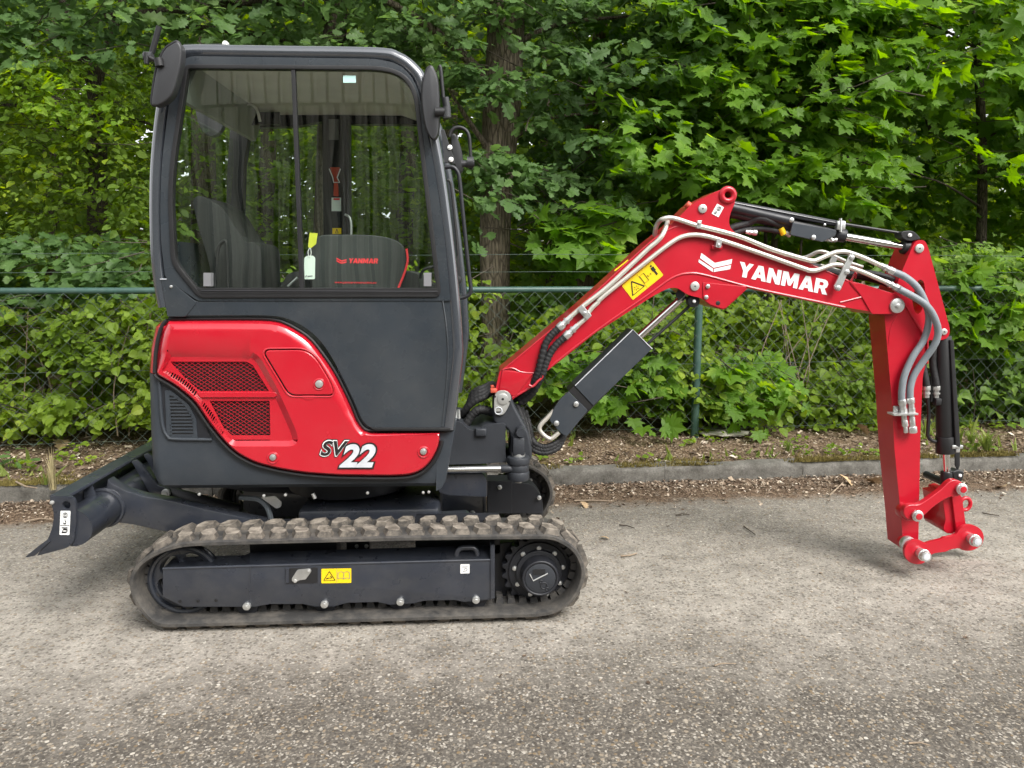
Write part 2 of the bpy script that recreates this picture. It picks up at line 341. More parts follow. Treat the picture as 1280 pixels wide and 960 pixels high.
def bark_clad():
    m, t, p, o = nodes('streaked_metal_cladding'); ge = N(t, 'ShaderNodeNewGeometry'); mp = N(t, 'ShaderNodeMapping'); mp.inputs['Scale'].default_value = (9, 9, .25); L(t, ge.outputs['Position'], mp.inputs[0])
    n1 = N(t, 'ShaderNodeTexNoise', Scale=1.0, Detail=6.0, Roughness=.7); L(t, mp.outputs[0], n1.inputs['Vector']); r_ = ramp(t, [(.38, (.12, .115, .09)), (.5, (.42, .41, .34)), (.66, (.85, .84, .76))]); L(t, n1.outputs[0], r_.inputs[0]); L(t, r_.outputs[0], p.inputs['Base Color']); p.inputs['Roughness'].default_value = .5; return m
# corrugated warehouse behind the camera: the cab window mirrors it
wh = empty('warehouse', (0, -9.6, 0), 'long shed with pale ribbed metal cladding mirrored in the cab window', 'building')
M['clad'] = bark_clad(); M['cladroof'] = paint('grey_roof_sheet', (.3, .3, .3), .5)
b = bmesh.new(); b2 = bmesh.new(); x = -18.0
M['cladtop'] = paint('pale_upper_cladding', (.84, .83, .78), .5, var=.1, scale=2)
while x < 18:       # vertical boards with open joints, a pale band of narrower ones above
    box((x + .13, -9.55 + rng.uniform(-.02, .02), 2.5), (.25 + rng.uniform(-.02, .01), .03, 4.3), b); x += .32
x = -18.0
while x < 18: box((x + .12, -9.5, 5.55), (.24, .03, 1.7), b2); box((x + .03, -9.44, 5.55), (.04, .06, 1.7), b2); x += .31
tag(obj('cladding', b, M['clad'], wh), kind='stuff'); tag(obj('upper_cladding', b2, M['cladtop'], wh), kind='stuff')
obj('roof', prism([(-18.2, -9.3, 6.4), (-18.2, -9.3, 6.62), (-18.2, -19, 8.4), (-18.2, -28.5, 6.62), (-18.2, -28.5, 6.4)], (36.6, 0, 0)), M['cladroof'], wh)
obj('plinth', box((0, -19, .17), (36.2, 18.8, .36)), M['kerb'], wh)
obj('wall', box((0, -19.1, 3.3), (36, 18.6, 5.9)), M['dark'], wh)

# ================================================================ EXCAVATOR
YT, YB, YF, YBO = 2.98, 3.12, 4.12, 3.47     # near track, near body side, far cab side, near side of boom
EX = empty('mini_excavator', (-.4, 3.67, 0), 'red and dark grey compact crawler excavator with closed cab standing on the road', 'excavator')
def part(name, b, mat, parent=None, label=None, angle=38, fixn=True):
    o = obj(name, b, M[mat] if isinstance(mat, str) else mat, parent or EX, angle, None, fixn)
    if label: o['label'] = label
    return o
def uplate(name, pts, Y, th, mat, parent=None, bev=.004, holes=(), label=None, seg=2, backbev=False):
    return wn(part(name, prism(UL(pts, Y), DU * th, bev, seg, holes=[UL(h, Y) for h in holes], backbev=backbev), mat, parent, label))
def tplate(name, pts, Y, th, mat, parent=None, bev=.004, holes=(), label=None, seg=2):
    return wn(part(name, prism(TL(pts, Y), DT * th, bev, seg, holes=[TL(h, Y) for h in holes]), mat, parent, label))
def bolt(px, py, Y, r=.014, h=.012, mat='zinc', parent=None, f=None, name='bolt', hexa=True):
    f = f or U; d = DU if f is U else DT; c = f(px, py, Y)
    b = disc(c - d * h, d, r, h + .004, 16, None, min(.004, h * .4))
    if hexa: cyl(c - d * (h + .003), c - d * h * .5, r * .45, 6, b)
    return part(name, b, mat, parent)
def decal(name, polys, org, ux, uy, Y, mat, parent, f=None, lift=.0016, holes=None, label=None):
    """flat print: polygons in print units, org + u*ux + v*uy in photograph pixels on the plane"""
    f = f or U; d = DU if f is U else DT; b = bmesh.new()
    mp = lambda p: f(org[0] + p[0] * ux[0] + p[1] * uy[0], org[1] + p[0] * ux[1] + p[1] * uy[1], Y) - d * lift
    for i, pg in enumerate(polys):
        h = (holes or {}).get(i)
        if h is None: b.faces.new([b.verts.new(mp(p)) for p in pg])
        else:
            es = []
            for lp in [pg] + h:
                vs = [b.verts.new(mp(p)) for p in lp]; es += [b.edges.new((vs[k], vs[(k + 1) % len(vs)])) for k in range(len(vs))]
            bmesh.ops.triangle_fill(b, edges=es, use_beauty=True)
    return part(name, b, mat, parent, label)
SQ = [(0, 0), (1, 0), (1, 1), (0, 1)]
def seg2(a, b, w):   # a stroke as a quad
    a, b = np.array(a, float), np.array(b, float); t = (b - a) / np.linalg.norm(b - a); n = np.array((-t[1], t[0])) * w / 2
    return [tuple(a - n), tuple(b - n), tuple(b + n), tuple(a + n)]
def strokes(pts, w, closed=False):
    n = len(pts); return [seg2(pts[i], pts[(i + 1) % n], w) for i in range(n if closed else n - 1)]
def text2d(s, size=1, offset=0, shear=0):
    cu = bpy.data.curves.new('t', 'FONT'); cu.body = s; cu.size = size; cu.offset = offset; cu.shear = shear
    o = bpy.data.objects.new('t', cu); COL.objects.link(o); bpy.context.view_layer.update()
    me = bpy.data.meshes.new_from_object(o.evaluated_get(bpy.context.evaluated_depsgraph_get()))
    out = [[tuple(me.vertices[i].co[:2]) for i in f.vertices] for f in me.polygons]
    bpy.data.objects.remove(o); bpy.data.curves.remove(cu); bpy.data.meshes.remove(me)
    return out
def fit(polys):
    a = np.array([p for g in polys for p in g]); lo, hi = a.min(0), a.max(0); return [[tuple((np.array(p) - lo) / (hi - lo)) for p in g] for g in polys]
LET = {'Y': ([(0, 1), (.35, 1), (.52, .68), (.7, 1), (1.04, 1), (.68, .42), (.68, 0), (.35, 0), (.35, .42)], None, 1.0),
 'A': ([(0, 0), (.36, 1), (.72, 1), (1.08, 0), (.74, 0), (.68, .18), (.39, .18), (.33, 0)], [(.45, .4), (.62, .4), (.535, .68)], 1.1),
 'N': ([(0, 0), (0, 1), (.31, 1), (.66, .47), (.66, 1), (.97, 1), (.97, 0), (.66, 0), (.31, .53), (.31, 0)], None, 1.05),
 'M': ([(0, 0), (0, 1), (.38, 1), (.6, .5), (.82, 1), (1.2, 1), (1.2, 0), (.89, 0), (.89, .56), (.7, .1), (.5, .1), (.31, .56), (.31, 0)], None, 1.28),
 'R': ([(0, 0), (0, 1), (.66, 1), (.86, .93), (.95, .72), (.88, .5), (.74, .4), (1.0, 0), (.63, 0), (.44, .36), (.31, .36), (.31, 0)], [(.31, .57), (.31, .79), (.56, .79), (.63, .68), (.56, .57)], 1.0)}
def word(s):
    x = 0; polys = []; holes = {}
    for ch in s:
        o, h, wd = LET[ch]
        sh = lambda pts: [(x + p[0] + .16 * p[1], p[1]) for p in pts]
        if h: holes[len(polys)] = [sh(h)]
        polys.append(sh(o)); x += wd + .02
    W = x
    return [[(p[0] / W, p[1]) for p in g] for g in polys], {k: [[(p[0] / W, p[1]) for p in g] for g in v] for k, v in holes.items()}

# ---------------------------------------------------------------- crawler tracks
out_px = [(212, 787), (270, 785.5), (330, 784), (450, 781), (560, 777), (668, 773), (705, 762), (724, 742), (732, 715), (723, 690), (704, 675), (680, 669), (600, 669.5), (500, 671), (390, 673.5), (255, 677), (214, 682), (185, 694), (168, 709), (161, 727), (165, 749), (177, 768), (192, 781)]
path = []
for a, c in out_px:
    q = T(a, c, YT); z = q.z
    if 200 < a < 690 and c > 760: z = .024
    path.append((q.x, z))
def resample(P, n):
    P = [np.array(p) for p in P]; Q = []
    m = len(P)
    for i in range(m):
        a, b_, c, d = P[i - 1], P[i], P[(i + 1) % m], P[(i + 2) % m]
        straight = np.linalg.norm(c - b_) > .14
        for k in range(8):
            t = k / 8
            Q.append(b_ + (c - b_) * t if straight else .5 * (2 * b_ + (c - a) * t + (2 * a - 5 * b_ + 4 * c - d) * t * t + (3 * b_ - a - 3 * c + d) * t ** 3))
    Q = np.array(Q); s = np.r_[0, np.cumsum(np.linalg.norm(np.diff(np.vstack([Q, Q[:1]]), axis=0), axis=1))]
    ts = np.linspace(0, s[-1], n, endpoint=False); Q2 = np.vstack([Q, Q[:1]])
    return np.c_[np.interp(ts, s, Q2[:, 0]), np.interp(ts, s, Q2[:, 1])], s[-1]
belt, PER = resample(path, 184)
def at_s(s):
    f = (s % PER) / PER * len(belt); i = int(f) % len(belt); t = f - int(f); a, b_ = belt[i], belt[(i + 1) % len(belt)]
    p = a * (1 - t) + b_ * t; c0, c1 = belt[(i - 2) % len(belt)], belt[(i + 3) % len(belt)]; tg = (c1 - c0) / np.linalg.norm(c1 - c0)
    return p, tg
TW = .235
def make_track(Y0):
    b = bmesh.new(); rows = []
    for i in range(len(belt)):
        p, tg = at_s(i / len(belt) * PER); nrm = np.array((tg[1], -tg[0]))      # outward for this direction of travel
        sec = [(.0, -.004), (.008, 0), (TW - .008, 0), (TW, -.004), (TW, -.018), (TW - .01, -.024), (.03, -.024), (.012, -.021), (0, -.016)]
        rows.append([b.verts.new((p[0] + nrm[0] * h, Y0 + yy, p[1] + nrm[1] * h)) for yy, h in sec])
    for i in range(len(rows)):
        A, B_ = rows[i], rows[(i + 1) % len(rows)]
        for k in range(len(A)): b.faces.new((A[k], A[(k + 1) % len(A)], B_[(k + 1) % len(A)], B_[k]))
    t = part('track', b, 'rubber')
    # tread lugs: chevron blocks in two staggered rows
    def lugm(edge):
        b = bmesh.new(); W_ = .098; h = .019
        # local x along the belt, y across, z outward
        lo = [(-.04, 0), (.026, 0), (.042, W_ * .55), (.036, W_), (-.016, W_), (-.04, W_ * .5)]
        hi = [(-.028, .016), (.014, .016), (.033, W_ * .55), (.028, W_ - .006), (-.008, W_ - .006), (-.03, W_ * .5)]
        if not edge:
            lo = [(x, W_ - y) for x, y in lo][::-1]; hi = [(x, W_ - y) for x, y in hi][::-1]
        A = [b.verts.new((x, y, -.002)) for x, y in lo]; B_ = [b.verts.new((x + rng.uniform(-.002, .002), y, h + rng.uniform(-.002, .002))) for x, y in hi]
        b.faces.new(B_); n = len(A)
        for k in range(n): b.faces.new((A[k], A[(k + 1) % n], B_[(k + 1) % n], B_[k]))
        bmesh.ops.recalc_face_normals(b, faces=b.faces[:])
        for f in b.faces: f.material_index = 0 if f.normal.z > .93 else 1
        return mesh('tread_lug', b, [M['lug'], M['lugside']], 10)
    mA = [lugm(True) for _ in range(3)]; mB = [lugm(False) for _ in range(3)]; NL = int(round(PER / .0915)); pit = PER / NL
    for i in range(NL):
        for row in (0, 1):
            p, tg = at_s(i * pit + row * pit * .5); ang = math.atan2(tg[1], tg[0])
            o = bpy.data.objects.new('tread_lug', (mB, mA)[row][i % 3]); link(o, t, (p[0], Y0 + (.11 if row == 0 else TW - .012), p[1]))
            o.rotation_euler = Matrix(((tg[0], 0, tg[1]), (0, -1, 0), (tg[1], 0, -tg[0]))).transposed().to_euler()
    # inner drive lugs
    b = prism([(-.018, -.002, 0), (.018, -.002, 0), (.013, .026, 0), (-.013, .026, 0)], (0, 0, .05), .003, 1)
    for v in b.verts: v.co = Vector((v.co.x, v.co.z, -v.co.y))
    md = mesh('drive_lug', b, M['rubber_in'], 30); ND = int(round(PER / .049)); pd = PER / ND
    for i in range(ND):
        p, tg = at_s(i * pd); nrm = np.array((tg[1], -tg[0])); q = p - nrm * .022
        for yy in (.09, .155):
            o = bpy.data.objects.new('drive_lug', md); link(o, t, (q[0], Y0 + yy + .05, q[1]))
            o.rotation_euler = Matrix(((tg[0], 0, tg[1]), (0, -1, 0), (tg[1], 0, -tg[0]))).transposed().to_euler()
    return t
make_track(YT); make_track(YT + 1.15)

# ---------------------------------------------------------------- track frame, wheels
def track_frame(dy, near=True):
    f = (lambda a, c, Y: T(a, c, Y - dy) + Vector((0, dy, 0))) if dy else T
    fl = lambda pts, Y: [f(a, c, Y) for a, c in pts]; Y = 3.02 + dy
    low = [(203, 711), (203, 746), (229, 759), (319, 759), (337, 755.6), (379, 755.6), (393, 758.7), (417, 758.7), (434, 754), (472, 753), (487, 756.5), (517, 754.7), (530, 751.5), (567, 750.4), (581, 753), (612, 750), (617, 748), (617, 700)]
    fr = part('track_frame', prism(fl(low[::-1], Y), DT * .13, .004), 'navy')
    a0 = fl([(203, 710.6), (313, 707.5), (617, 699.6)], Y + .002); b0 = fl([(216, 702), (300, 697), (313, 690.5), (616, 681)], Y + .07)
    b = bmesh.new(); q = [b.verts.new(p) for p in a0 + b0]; b.faces.new((q[0], q[1], q[4], q[3])); b.faces.new((q[1], q[5], q[4])); b.faces.new((q[1], q[2], q[6], q[5]))
    bmesh.ops.solidify(b, geom=b.faces[:], thickness=.006); part('top_plate', b, 'navy', fr, angle=20)
    part('weld_bead', tube(fl([(313, 708), (312, 730), (311, 755)], Y - .001), .0022, 6), 'navy', fr)
    part('edge_bead', tube(fl([(204, 710.8), (313, 707.6), (616, 699.8)], Y + .004), .0065, 10), 'navy', fr)
    part('end_plate', prism(fl([(613, 681), (618.5, 681), (618.5, 748), (613, 749)], Y - .006), DT * .09, .002), 'navy', fr)
    for a, c in ((225, 751.7), (247.5, 751.2), (270, 750.3)): part('hole_plug', disc(f(a, c, Y) - DT * .002, DT, .0065, .006, 12, None, .001), 'black', fr)
    # lifting eye on top
    part('lifting_handle', tube(fl(crom([(571, 701), (571.5, 690), (576, 685.5), (584, 684.6), (592, 685), (596, 689.5), (597, 700)], 4), Y + .03), .011, 10), 'navy', fr)
    if near:
        tplate('recess', rnd([(357, 710.5), (397, 709.5), (397, 729), (357, 729.7)], 2), Y - .003, .008, 'black', fr, .002)
        tplate('recess_rim', [(357, 711), (361, 711), (361, 729), (357, 729)], Y - .008, .008, 'navy', fr, .002)
        tplate('cover_plate', rnd([(365, 727), (364.5, 723.5), (371.5, 712.5), (387, 711), (389.5, 714), (382, 724.5), (374, 725.5), (370, 728)], 1.6), Y - .008, .006, 'zinc', fr, .0015)
        bolt(369, 726.5, Y - .008, .007, .004, 'pin', fr, T); bolt(386, 714, Y - .008, .007, .004, 'pin', fr, T)
        st = decal('warning_sticker', [rnd([(0, 0), (1, 0), (1, 1), (0, 1)], .04)], (401.8, 729), (37.4, -.6), (0, -18.2), Y, 'yellow', fr, T)
        decal('triangle_print', strokes([(.08, .2), (.46, .2), (.27, .82)], .025, True) + [seg2((.17, .3), (.24, .38), .05), seg2((.24, .38), (.34, .34), .04), seg2((.3, .5), (.36, .38), .03)], (401.8, 729), (37.4, -.6), (0, -18.2), Y, 'ink', fr, T, .003)
        decal('book_print', strokes([(.56, .3), (.56, .72), (.66, .8), (.75, .7), (.84, .8), (.94, .72), (.94, .3), (.84, .36), (.75, .28), (.66, .36)], .022, True) + [seg2((.75, .28), (.75, .7), .02), seg2((.52, .06), (.52, .94), .01)], (401.8, 729), (37.4, -.6), (0, -18.2), Y, 'greyink', fr, T, .003)
        decal('white_sticker', [rnd(SQ, .08)], (575.4, 716.8), (11.6, -.3), (0, -11.6), Y, 'white', fr, T)
        decal('sticker_print', strokes([(.25, .25), (.7, .3), (.75, .5), (.5, .55), (.4, .4)], .06) + [seg2((.2, .72), (.8, .72), .07)], (575.4, 716.8), (11.6, -.3), (0, -11.6), Y, 'greyink', fr, T, .003)
        part('track_beam', box((-.72, 3.2, .31), (.36, .1, .14)), 'dark', fr); part('track_beam', box((-.03, 3.2, .315), (.36, .1, .15)), 'dark', fr); tplate('drive_mount', [(608, 682), (652, 676), (652, 754), (608, 752)], 3.15, .09, 'dark', fr)
        tplate('grease_cover', [(433, 676), (462, 675.5), (462, 688), (433, 688)], 3.2, .02, 'dark', fr, .002); bolt(446, 682.5, 3.2, .0085, .008, 'zinc', fr, T); bolt(458, 682.5, 3.2, .0085, .008, 'zinc', fr, T)
    for a, c in ((309, 757), (406, 754.5), (500.6, 751.5), (595, 749)):
        ctr = f(a, c + 1, Y + .03); b = cyl(ctr, ctr + DT * .03, .045, 28, bev=.006); cyl(ctr + DT * .03, ctr + DT * .1, .032, 20, b); cyl(ctr + DT * .1, ctr + DT * .13, .045, 28, b)
        ro = part('roller', b, 'dark', fr)
        b = disc(f(a, c, Y) - DT * .014, DT, .016, .03, 18, None, .004); cyl(f(a, c, Y) - DT * .017, f(a, c, Y), .007, 6, b); part('bolt', b, 'zinc', fr)
    # idler: spoked rim with openings
    ic = f(231, 724, Y + .06); rr = .142
    hol = []
    for k in range(5):
        an = R(62 + 72 * k); hol.append([ic + Vector((.085 * math.cos(an) + .03 * math.cos(t_) * math.cos(an) - .045 * math.sin(t_) * math.sin(an), 0, .085 * math.sin(an) + .03 * math.cos(t_) * math.sin(an) + .045 * math.sin(t_) * math.cos(an))) for t_ in [2 * math.pi * i / 14 for i in range(14)]])
    b = prism([ic + Vector((rr * math.cos(t_), 0, rr * math.sin(t_))) for t_ in [2 * math.pi * i / 48 for i in range(48)]], DT * .03, .004, holes=hol)
    idl = part('idler_wheel', b, 'navy', fr); ring = lambda r_, y_: [ic + Vector((r_ * math.cos(t_), y_, r_ * math.sin(t_))) for t_ in [2 * math.pi * i / 48 for i in range(48)]]
    part('idler_rim', tube(ring(rr - .006, -.004), .012, 8, closed=True), 'navy', fr); part('idler_rim', tube(ring(rr - .02, .045), .016, 8, closed=True), 'navy', fr)
    # sprocket and final drive
    sc = f(673, 713, Y + .075); nt_ = 21; pts = []
    for k in range(nt_):
        for da, r_ in ((-.5, .138), (-.34, .14), (-.22, .149), (-.1, .156), (.1, .156), (.22, .149), (.34, .14)):
            an = 2 * math.pi * (k + da) / nt_; pts.append(sc + Vector((r_ * math.cos(an), 0, r_ * math.sin(an))))
    sp = part('sprocket', prism(pts, DT * .035, .003), 'dark')
    part('sprocket_disc', disc(sc - DT * .012, DT, .127, .02, 48, None, .004), 'dark', sp)
    hc = sc - DT * .085
    b = cyl(sc, sc - DT * .03, .098, 40, bev=.006); cyl(sc - DT * .02, sc - DT * .085, .081, 40, b, .075); part('final_drive', b, 'dark', sp)
    part('hub_ring', tube([hc + Vector((.071 * math.cos(t_), 0, .071 * math.sin(t_))) for t_ in [2 * math.pi * i / 40 for i in range(40)]], .006, 10, closed=True), 'dark', sp)
    part('hub_cap', disc(hc - DT * .003, DT, .064, .012, 36, None, .003), 'cast', sp)
    l3 = lambda u_, v_: hc + Vector((u_, -.0045, v_))
    part('cast_mark', tube([l3(-.045, .022), l3(-.03, -.008), l3(.03, .022)], .0028, 6), 'pin', sp)
    part('cast_plate', box(l3(-.006, .03), (.05, .004, .022), rz=0), 'black', sp)
    for u_, v_, r_ in ((.014, -.03, .013), (.002, -.012, .006), (.028, -.045, .006)): part('plug_ring', tube([l3(u_ + r_ * math.cos(t_), v_ + r_ * math.sin(t_)) for t_ in [2 * math.pi * i / 18 for i in range(18)]], .0018, 6, closed=True), 'dark', sp)
    for k in range(9):
        an = R(90 + 40 * k); c = sc + Vector((.088 * math.cos(an), -.014, .088 * math.sin(an)))
        c = sc + Vector((.104 * math.cos(an), -.012, .104 * math.sin(an))); b = disc(c - DT * .009, DT, .0105, .012, 14, None, .003); cyl(c - DT * .011, c, .005, 6, b); part('bolt', b, 'zinc', sp)
part('sprocket_housing', cyl((T(673, 713, 3.1).x, 3.14, T(673, 713, 3.1).z), (T(673, 713, 3.1).x, 3.2, T(673, 713, 3.1).z), .15, 40), 'black')
track_frame(0); track_frame(1.15, False)

# ---------------------------------------------------------------- chassis between the tracks
b = box((-.42, 3.67, .33), (.62, .75, .14), bev=.02)
ch = part('chassis', b, 'navy')
for s in (0, 1):      # sloping cross members running out to the track frames
    for pts in ([(505, 650), (583, 646), (612, 668), (520, 672)], [(384, 652), (418, 652), (414, 676), (378, 676)]):
        Y = 3.3 if s == 0 else 3.95
        tplate('cross_member', pts, Y, .1, 'navy', ch, .006)
c0 = U(440, 640, 3.67)
part('slew_ring', cyl((c0.x, 3.66, .42), (c0.x, 3.66, .58), .29, 48, bev=.01), 'dark', ch)
part('turntable', box((-.62, 3.66, .555), (1.05, .85, .05)), 'black')
part('fuel_hose', tube(crom([U(300, 622, 3.35), U(322, 624, 3.33), U(334, 634, 3.33), U(339, 652, 3.36), U(338, 668, 3.42)], 5), .012, 8), 'hose')
tplate('hose_bracket', rnd([(326, 622), (344, 620), (352, 628), (351, 634), (345, 636)], 2), 3.3, .008, 'zinc', None, .002)
part('hose', tube(crom([U(378, 645, 3.5), U(382, 660, 3.5), U(400, 668, 3.5), U(420, 664, 3.5)], 5), .012, 8), 'black')
for a, c in ((249.5, 617.5), (330, 619.5), (357, 618.5), (459.5, 616), (529, 615.5), (536, 614.8)): bolt(a, c, 3.17, .0065, .008, 'pin')
part('drain_lever', tube([U(391, 617, 3.2), U(394, 623, 3.2)], .008, 8), 'zinc')

# ---------------------------------------------------------------- dozer blade at the back
YBL = 2.99; BW = 1.38
endp = rnd([(62, 622), (66, 620), (88, 620), (94.5, 626), (95, 652), (92, 678), (84, 685), (46, 695), (59, 676), (66, 658), (67.5, 642), (64, 630)], [2, 2, 5, 5, 0, 6, 6, 1, 6, 8, 6, 3])
prof = crom([(63, 621), (66, 634), (67.5, 645), (65.5, 658), (60, 673), (50, 684)], 5)
pr3 = TL(prof, YBL + .012); back = [p + Vector((.016, 0, .004)) for p in pr3]
b = prism(pr3 + back[::-1], DT * (BW - .024)); bl = part('dozer_blade', b, 'navy')
for yy in (YBL, YBL + BW - .014):
    part('end_plate', prism([p + Vector((0, yy - YBL, 0)) for p in TL(endp, YBL)], DT * .014, .003, holes=[[p + Vector((0, yy - YBL, 0)) for p in TL(circ(83, 631.5, 5.2, 18), YBL)]]), 'navy', bl)
ce = TL([(31, 696.5), (48, 682.5), (60, 674), (62, 677), (43.5, 694.6), (34, 697)], YBL - .006); part('cutting_edge', prism(ce, DT * (BW + .012), .001), 'navy', bl)
part('top_rail', prism(TL(rnd([(61.5, 621), (63, 618.5), (86, 618.5), (88, 621), (86, 623.5), (64, 623.5)], 1), YBL + .014), DT * (BW - .028), .003), 'navy', bl)
tc_ = T(101, 660, YBL + .012); part('cross_tube', cyl(tc_ + Vector((-.03, 0, .0)), tc_ + Vector((-.03, BW - .026, .0)), .074, 36), 'navy', bl)
part('pivot_collar', tube([tc_ + Vector((-.03 + .079 * math.cos(t_), .262, .079 * math.sin(t_))) for t_ in [2 * math.pi * i / 36 for i in range(36)]], .009, 8, closed=True), 'navy', bl)
x0 = T(70, 622, YBL).x
for yy in (.2, 1.18):
    pts = [Vector((x0 + dx, YBL + yy, z_)) for dx, z_ in ((.005, .57), (.04, .56), (.055, .5), (.085, .45), (.09, .42), (.005, .42))]
    part('rib', prism(pts, DT * .012, .002), 'navy', bl)
decal('load_sticker', [rnd(SQ, .06)], (74.5, 668.4), (12.6, .2), (1.4, -30.2), YBL, 'white', bl, T)
decal('sticker_print', strokes(circ(.5, .82, .24, 14, .1), .035, True) + strokes(circ(.5, .82, .12, 10, .05), .03, True) + [seg2((.5, .6), (.5, .67), .05)] + strokes([(.36, .52), (.4, .47), (.58, .47), (.63, .53), (.52, .59)], .05) + [seg2((.05, .4), (.95, .4), .02), seg2((.2, .3), (.8, .3), .04)] + strokes([(.25, .1), (.7, .12), (.8, .22), (.4, .24)], .06, True), (74.5, 668.4), (12.6, .2), (1.4, -30.2), YBL, 'ink', bl, T, .003)
bolt(65.5, 628, YBL, .008, .008, 'pin', bl, T)
arm = [(134, 600), (142, 606), (156, 613.5), (179, 620.6), (217, 627), (260, 637.5), (300, 646), (330, 652), (330, 676), (250, 672), (200, 663.5), (166, 656), (140, 653), (128, 655)]
for yy in (0, .7): part('push_arm', prism([p + Vector((0, yy, 0)) for p in TL(arm, 3.27)], DT * .06, .006), 'navy', bl)
# blade cylinder link seen beside the left corner
link_px = rnd([(164, 577), (170, 575), (176, 580), (196, 606), (212, 612), (214, 621), (206, 625), (195, 622), (186, 616)], 2)
for yy in (0, .13): part('cylinder_lug', prism([p + Vector((0, yy, 0)) for p in TL(link_px, 3.5)], DT * .016, .004), 'navy', bl)
bolt(208, 616, 3.48, .02, .012, 'pin', bl, T, 'pin_cap')
part('blade_cylinder', cyl(T(206, 616, 3.56), T(300, 640, 3.56), .035, 20), 'black', bl)

# ---------------------------------------------------------------- body: counterweight and hood
def P2(a, c, Y=YB): q = U(a, c, Y); return q
DX = Vector((1, SK, 0)).normalized()      # along the slewed machine
def body_sweep(name, levels, xr_px, mat, x_end_px, r=(.055, .1), y0=.0, parent=None, depth=1.02):
    """levels: (pixel row, extra inset of the rear, inset of the side); plan has a rounded rear corner"""
    b = bmesh.new(); rows = []
    for py, ins, side in levels:
        xe = U(x_end_px, py, YB).x; pl = []
        xr = U(xr_px, py, YB).x; z = U(400, py, YB).z; n = 10
        pl.append((xe, side))
        for k in range(n + 1):
            an = math.pi / 2 * k / n; pl.append((xr + ins + r[0] * (1 - math.sin(an)), side + r[1] * (1 - math.cos(an))))
        pl.append((xr + ins, depth - .3)); pl.append((xr + ins + .2, depth))
        pl.append((xe, depth))
        rows.append([b.verts.new((x_, YB + y0 + y_ + SK * (x_ - XC), z)) for x_, y_ in pl])
    for i in range(len(rows) - 1):
        for j in range(len(rows[0])): b.faces.new((rows[i][j], rows[i][(j + 1) % len(rows[0])], rows[i + 1][(j + 1) % len(rows[0])], rows[i + 1][j]))
    b.faces.new(rows[0][::-1]); b.faces.new(rows[-1])
    return part(name, b, mat, parent, angle=30)
CWY = .029
cw = body_sweep('counterweight', [(468, .0, CWY), (500, .003, CWY), (537, .006, CWY), (575, .012, CWY), (598, .022, CWY), (608, .034, CWY + .008), (613.5, .06, CWY + .03), (615, .09, CWY + .06)], 175, 'grey', 549)
# front end of the skirt
ft = rnd([(545, 541), (568, 538), (566, 552), (557, 601), (552, 611), (545, 614)], [0, 1, 0, 2, 5, 0]); uplate('skirt_end', ft, YB + CWY - .001, .35, 'grey', None, .012, seg=3)
rh = body_sweep('rear_cover', [(399, .07, .05), (402, .05, .03), (409, .03, .014), (418, .018, CWY), (436, .006, CWY), (462, .001, CWY), (467, .0, CWY)], 175, 'red', 222)
rh['label'] = 'red rear cover wrapping round the corner'

hood_o = rnd([(209, 401), (339, 400.6), (358, 406), (386, 423), (403, 445), (417.5, 466), (436, 503), (446, 528), (454, 538), (462, 541), (550, 540.5), (549.6, 552), (547, 562), (539, 577), (528, 588), (514, 594), (490, 595.5), (455, 595), (420, 594.5), (380, 591.5), (349, 586.5), (319, 579), (296, 567), (281, 553), (262.3, 530.3), (243.6, 502), (220.5, 482.8), (195.5, 468.3), (198.5, 436), (203, 414)],
    [3, 25, 12, 12, 12, 12, 12, 8, 4, 6, 1, 4, 6, 6, 6, 8, 10, 10, 10, 10, 10, 10, 10, 10, 10, 10, 10, 4, 8, 6], 3)
def insetp(pts, dist):
    P_ = np.array(pts, float); n = len(P_); out = []
    ar = sum(P_[i][0] * P_[(i + 1) % n][1] - P_[(i + 1) % n][0] * P_[i][1] for i in range(n)); s = 1 if ar > 0 else -1
    for i in range(n):
        a = P_[i] - P_[i - 1]; c = P_[(i + 1) % n] - P_[i]; na = np.array((-a[1], a[0])) / (np.linalg.norm(a) + 1e-9); nc = np.array((-c[1], c[0])) / (np.linalg.norm(c) + 1e-9)
        m_ = (na + nc); m_ /= np.linalg.norm(m_) + 1e-9; k_ = 1 / max(.5, m_.dot(na)); out.append(tuple(P_[i] + s * m_ * dist(P_[i]) * k_))
    return out
def hd(p):      # width of the rolled edge, in pixels
    x_, y_ = p
    if y_ < 412 and x_ < 360: return 13 if x_ > 225 else 11
    if y_ < 545 and x_ > 340 and not (x_ > 456 and y_ > 536): return 13 if y_ < 520 else 9
    if x_ < 205 and y_ < 460: return 10
    if y_ < 545 and x_ > 456: return 4
    return 2.5
hood_i = insetp(hood_o, hd); hood_m = insetp(hood_o, lambda p: hd(p) * .3)
recess = rnd([(208, 437), (311, 437), (325, 446), (345, 482), (371, 540), (373, 552), (366, 558), (290, 558), (282, 549.5), (266, 527), (247, 498.5), (224.5, 479.5), (202.5, 464.5)], [3, 10, 8, 10, 10, 5, 5, 6, 8, 10, 10, 10, 3], 4)
recess_i = insetp(recess, lambda p: 9 if p[1] < 441 else (7 if p[0] > 309 and p[1] < 550 else (7 if p[1] > 553 else .5)))
door = rnd([(331, 442), (334, 438), (380, 437.5), (394, 447), (411, 475), (416, 488), (414.5, 493.5), (362, 493.5)], [3, 3, 10, 10, 10, 5, 3, 8], 4)
door_g = insetp(door, lambda p: -1.2)
RD = .018
vents = [rnd([(213, 452), (308, 452), (316, 456.5), (336.5, 489), (250, 489), (232, 473)], 1.5), rnd([(262, 501), (337, 501), (338, 544), (290, 544), (280, 535)], 1.5), rnd([(290, 549.6), (337.5, 549.6), (337.5, 553.6), (291, 553.6)], .8)]
slots = []
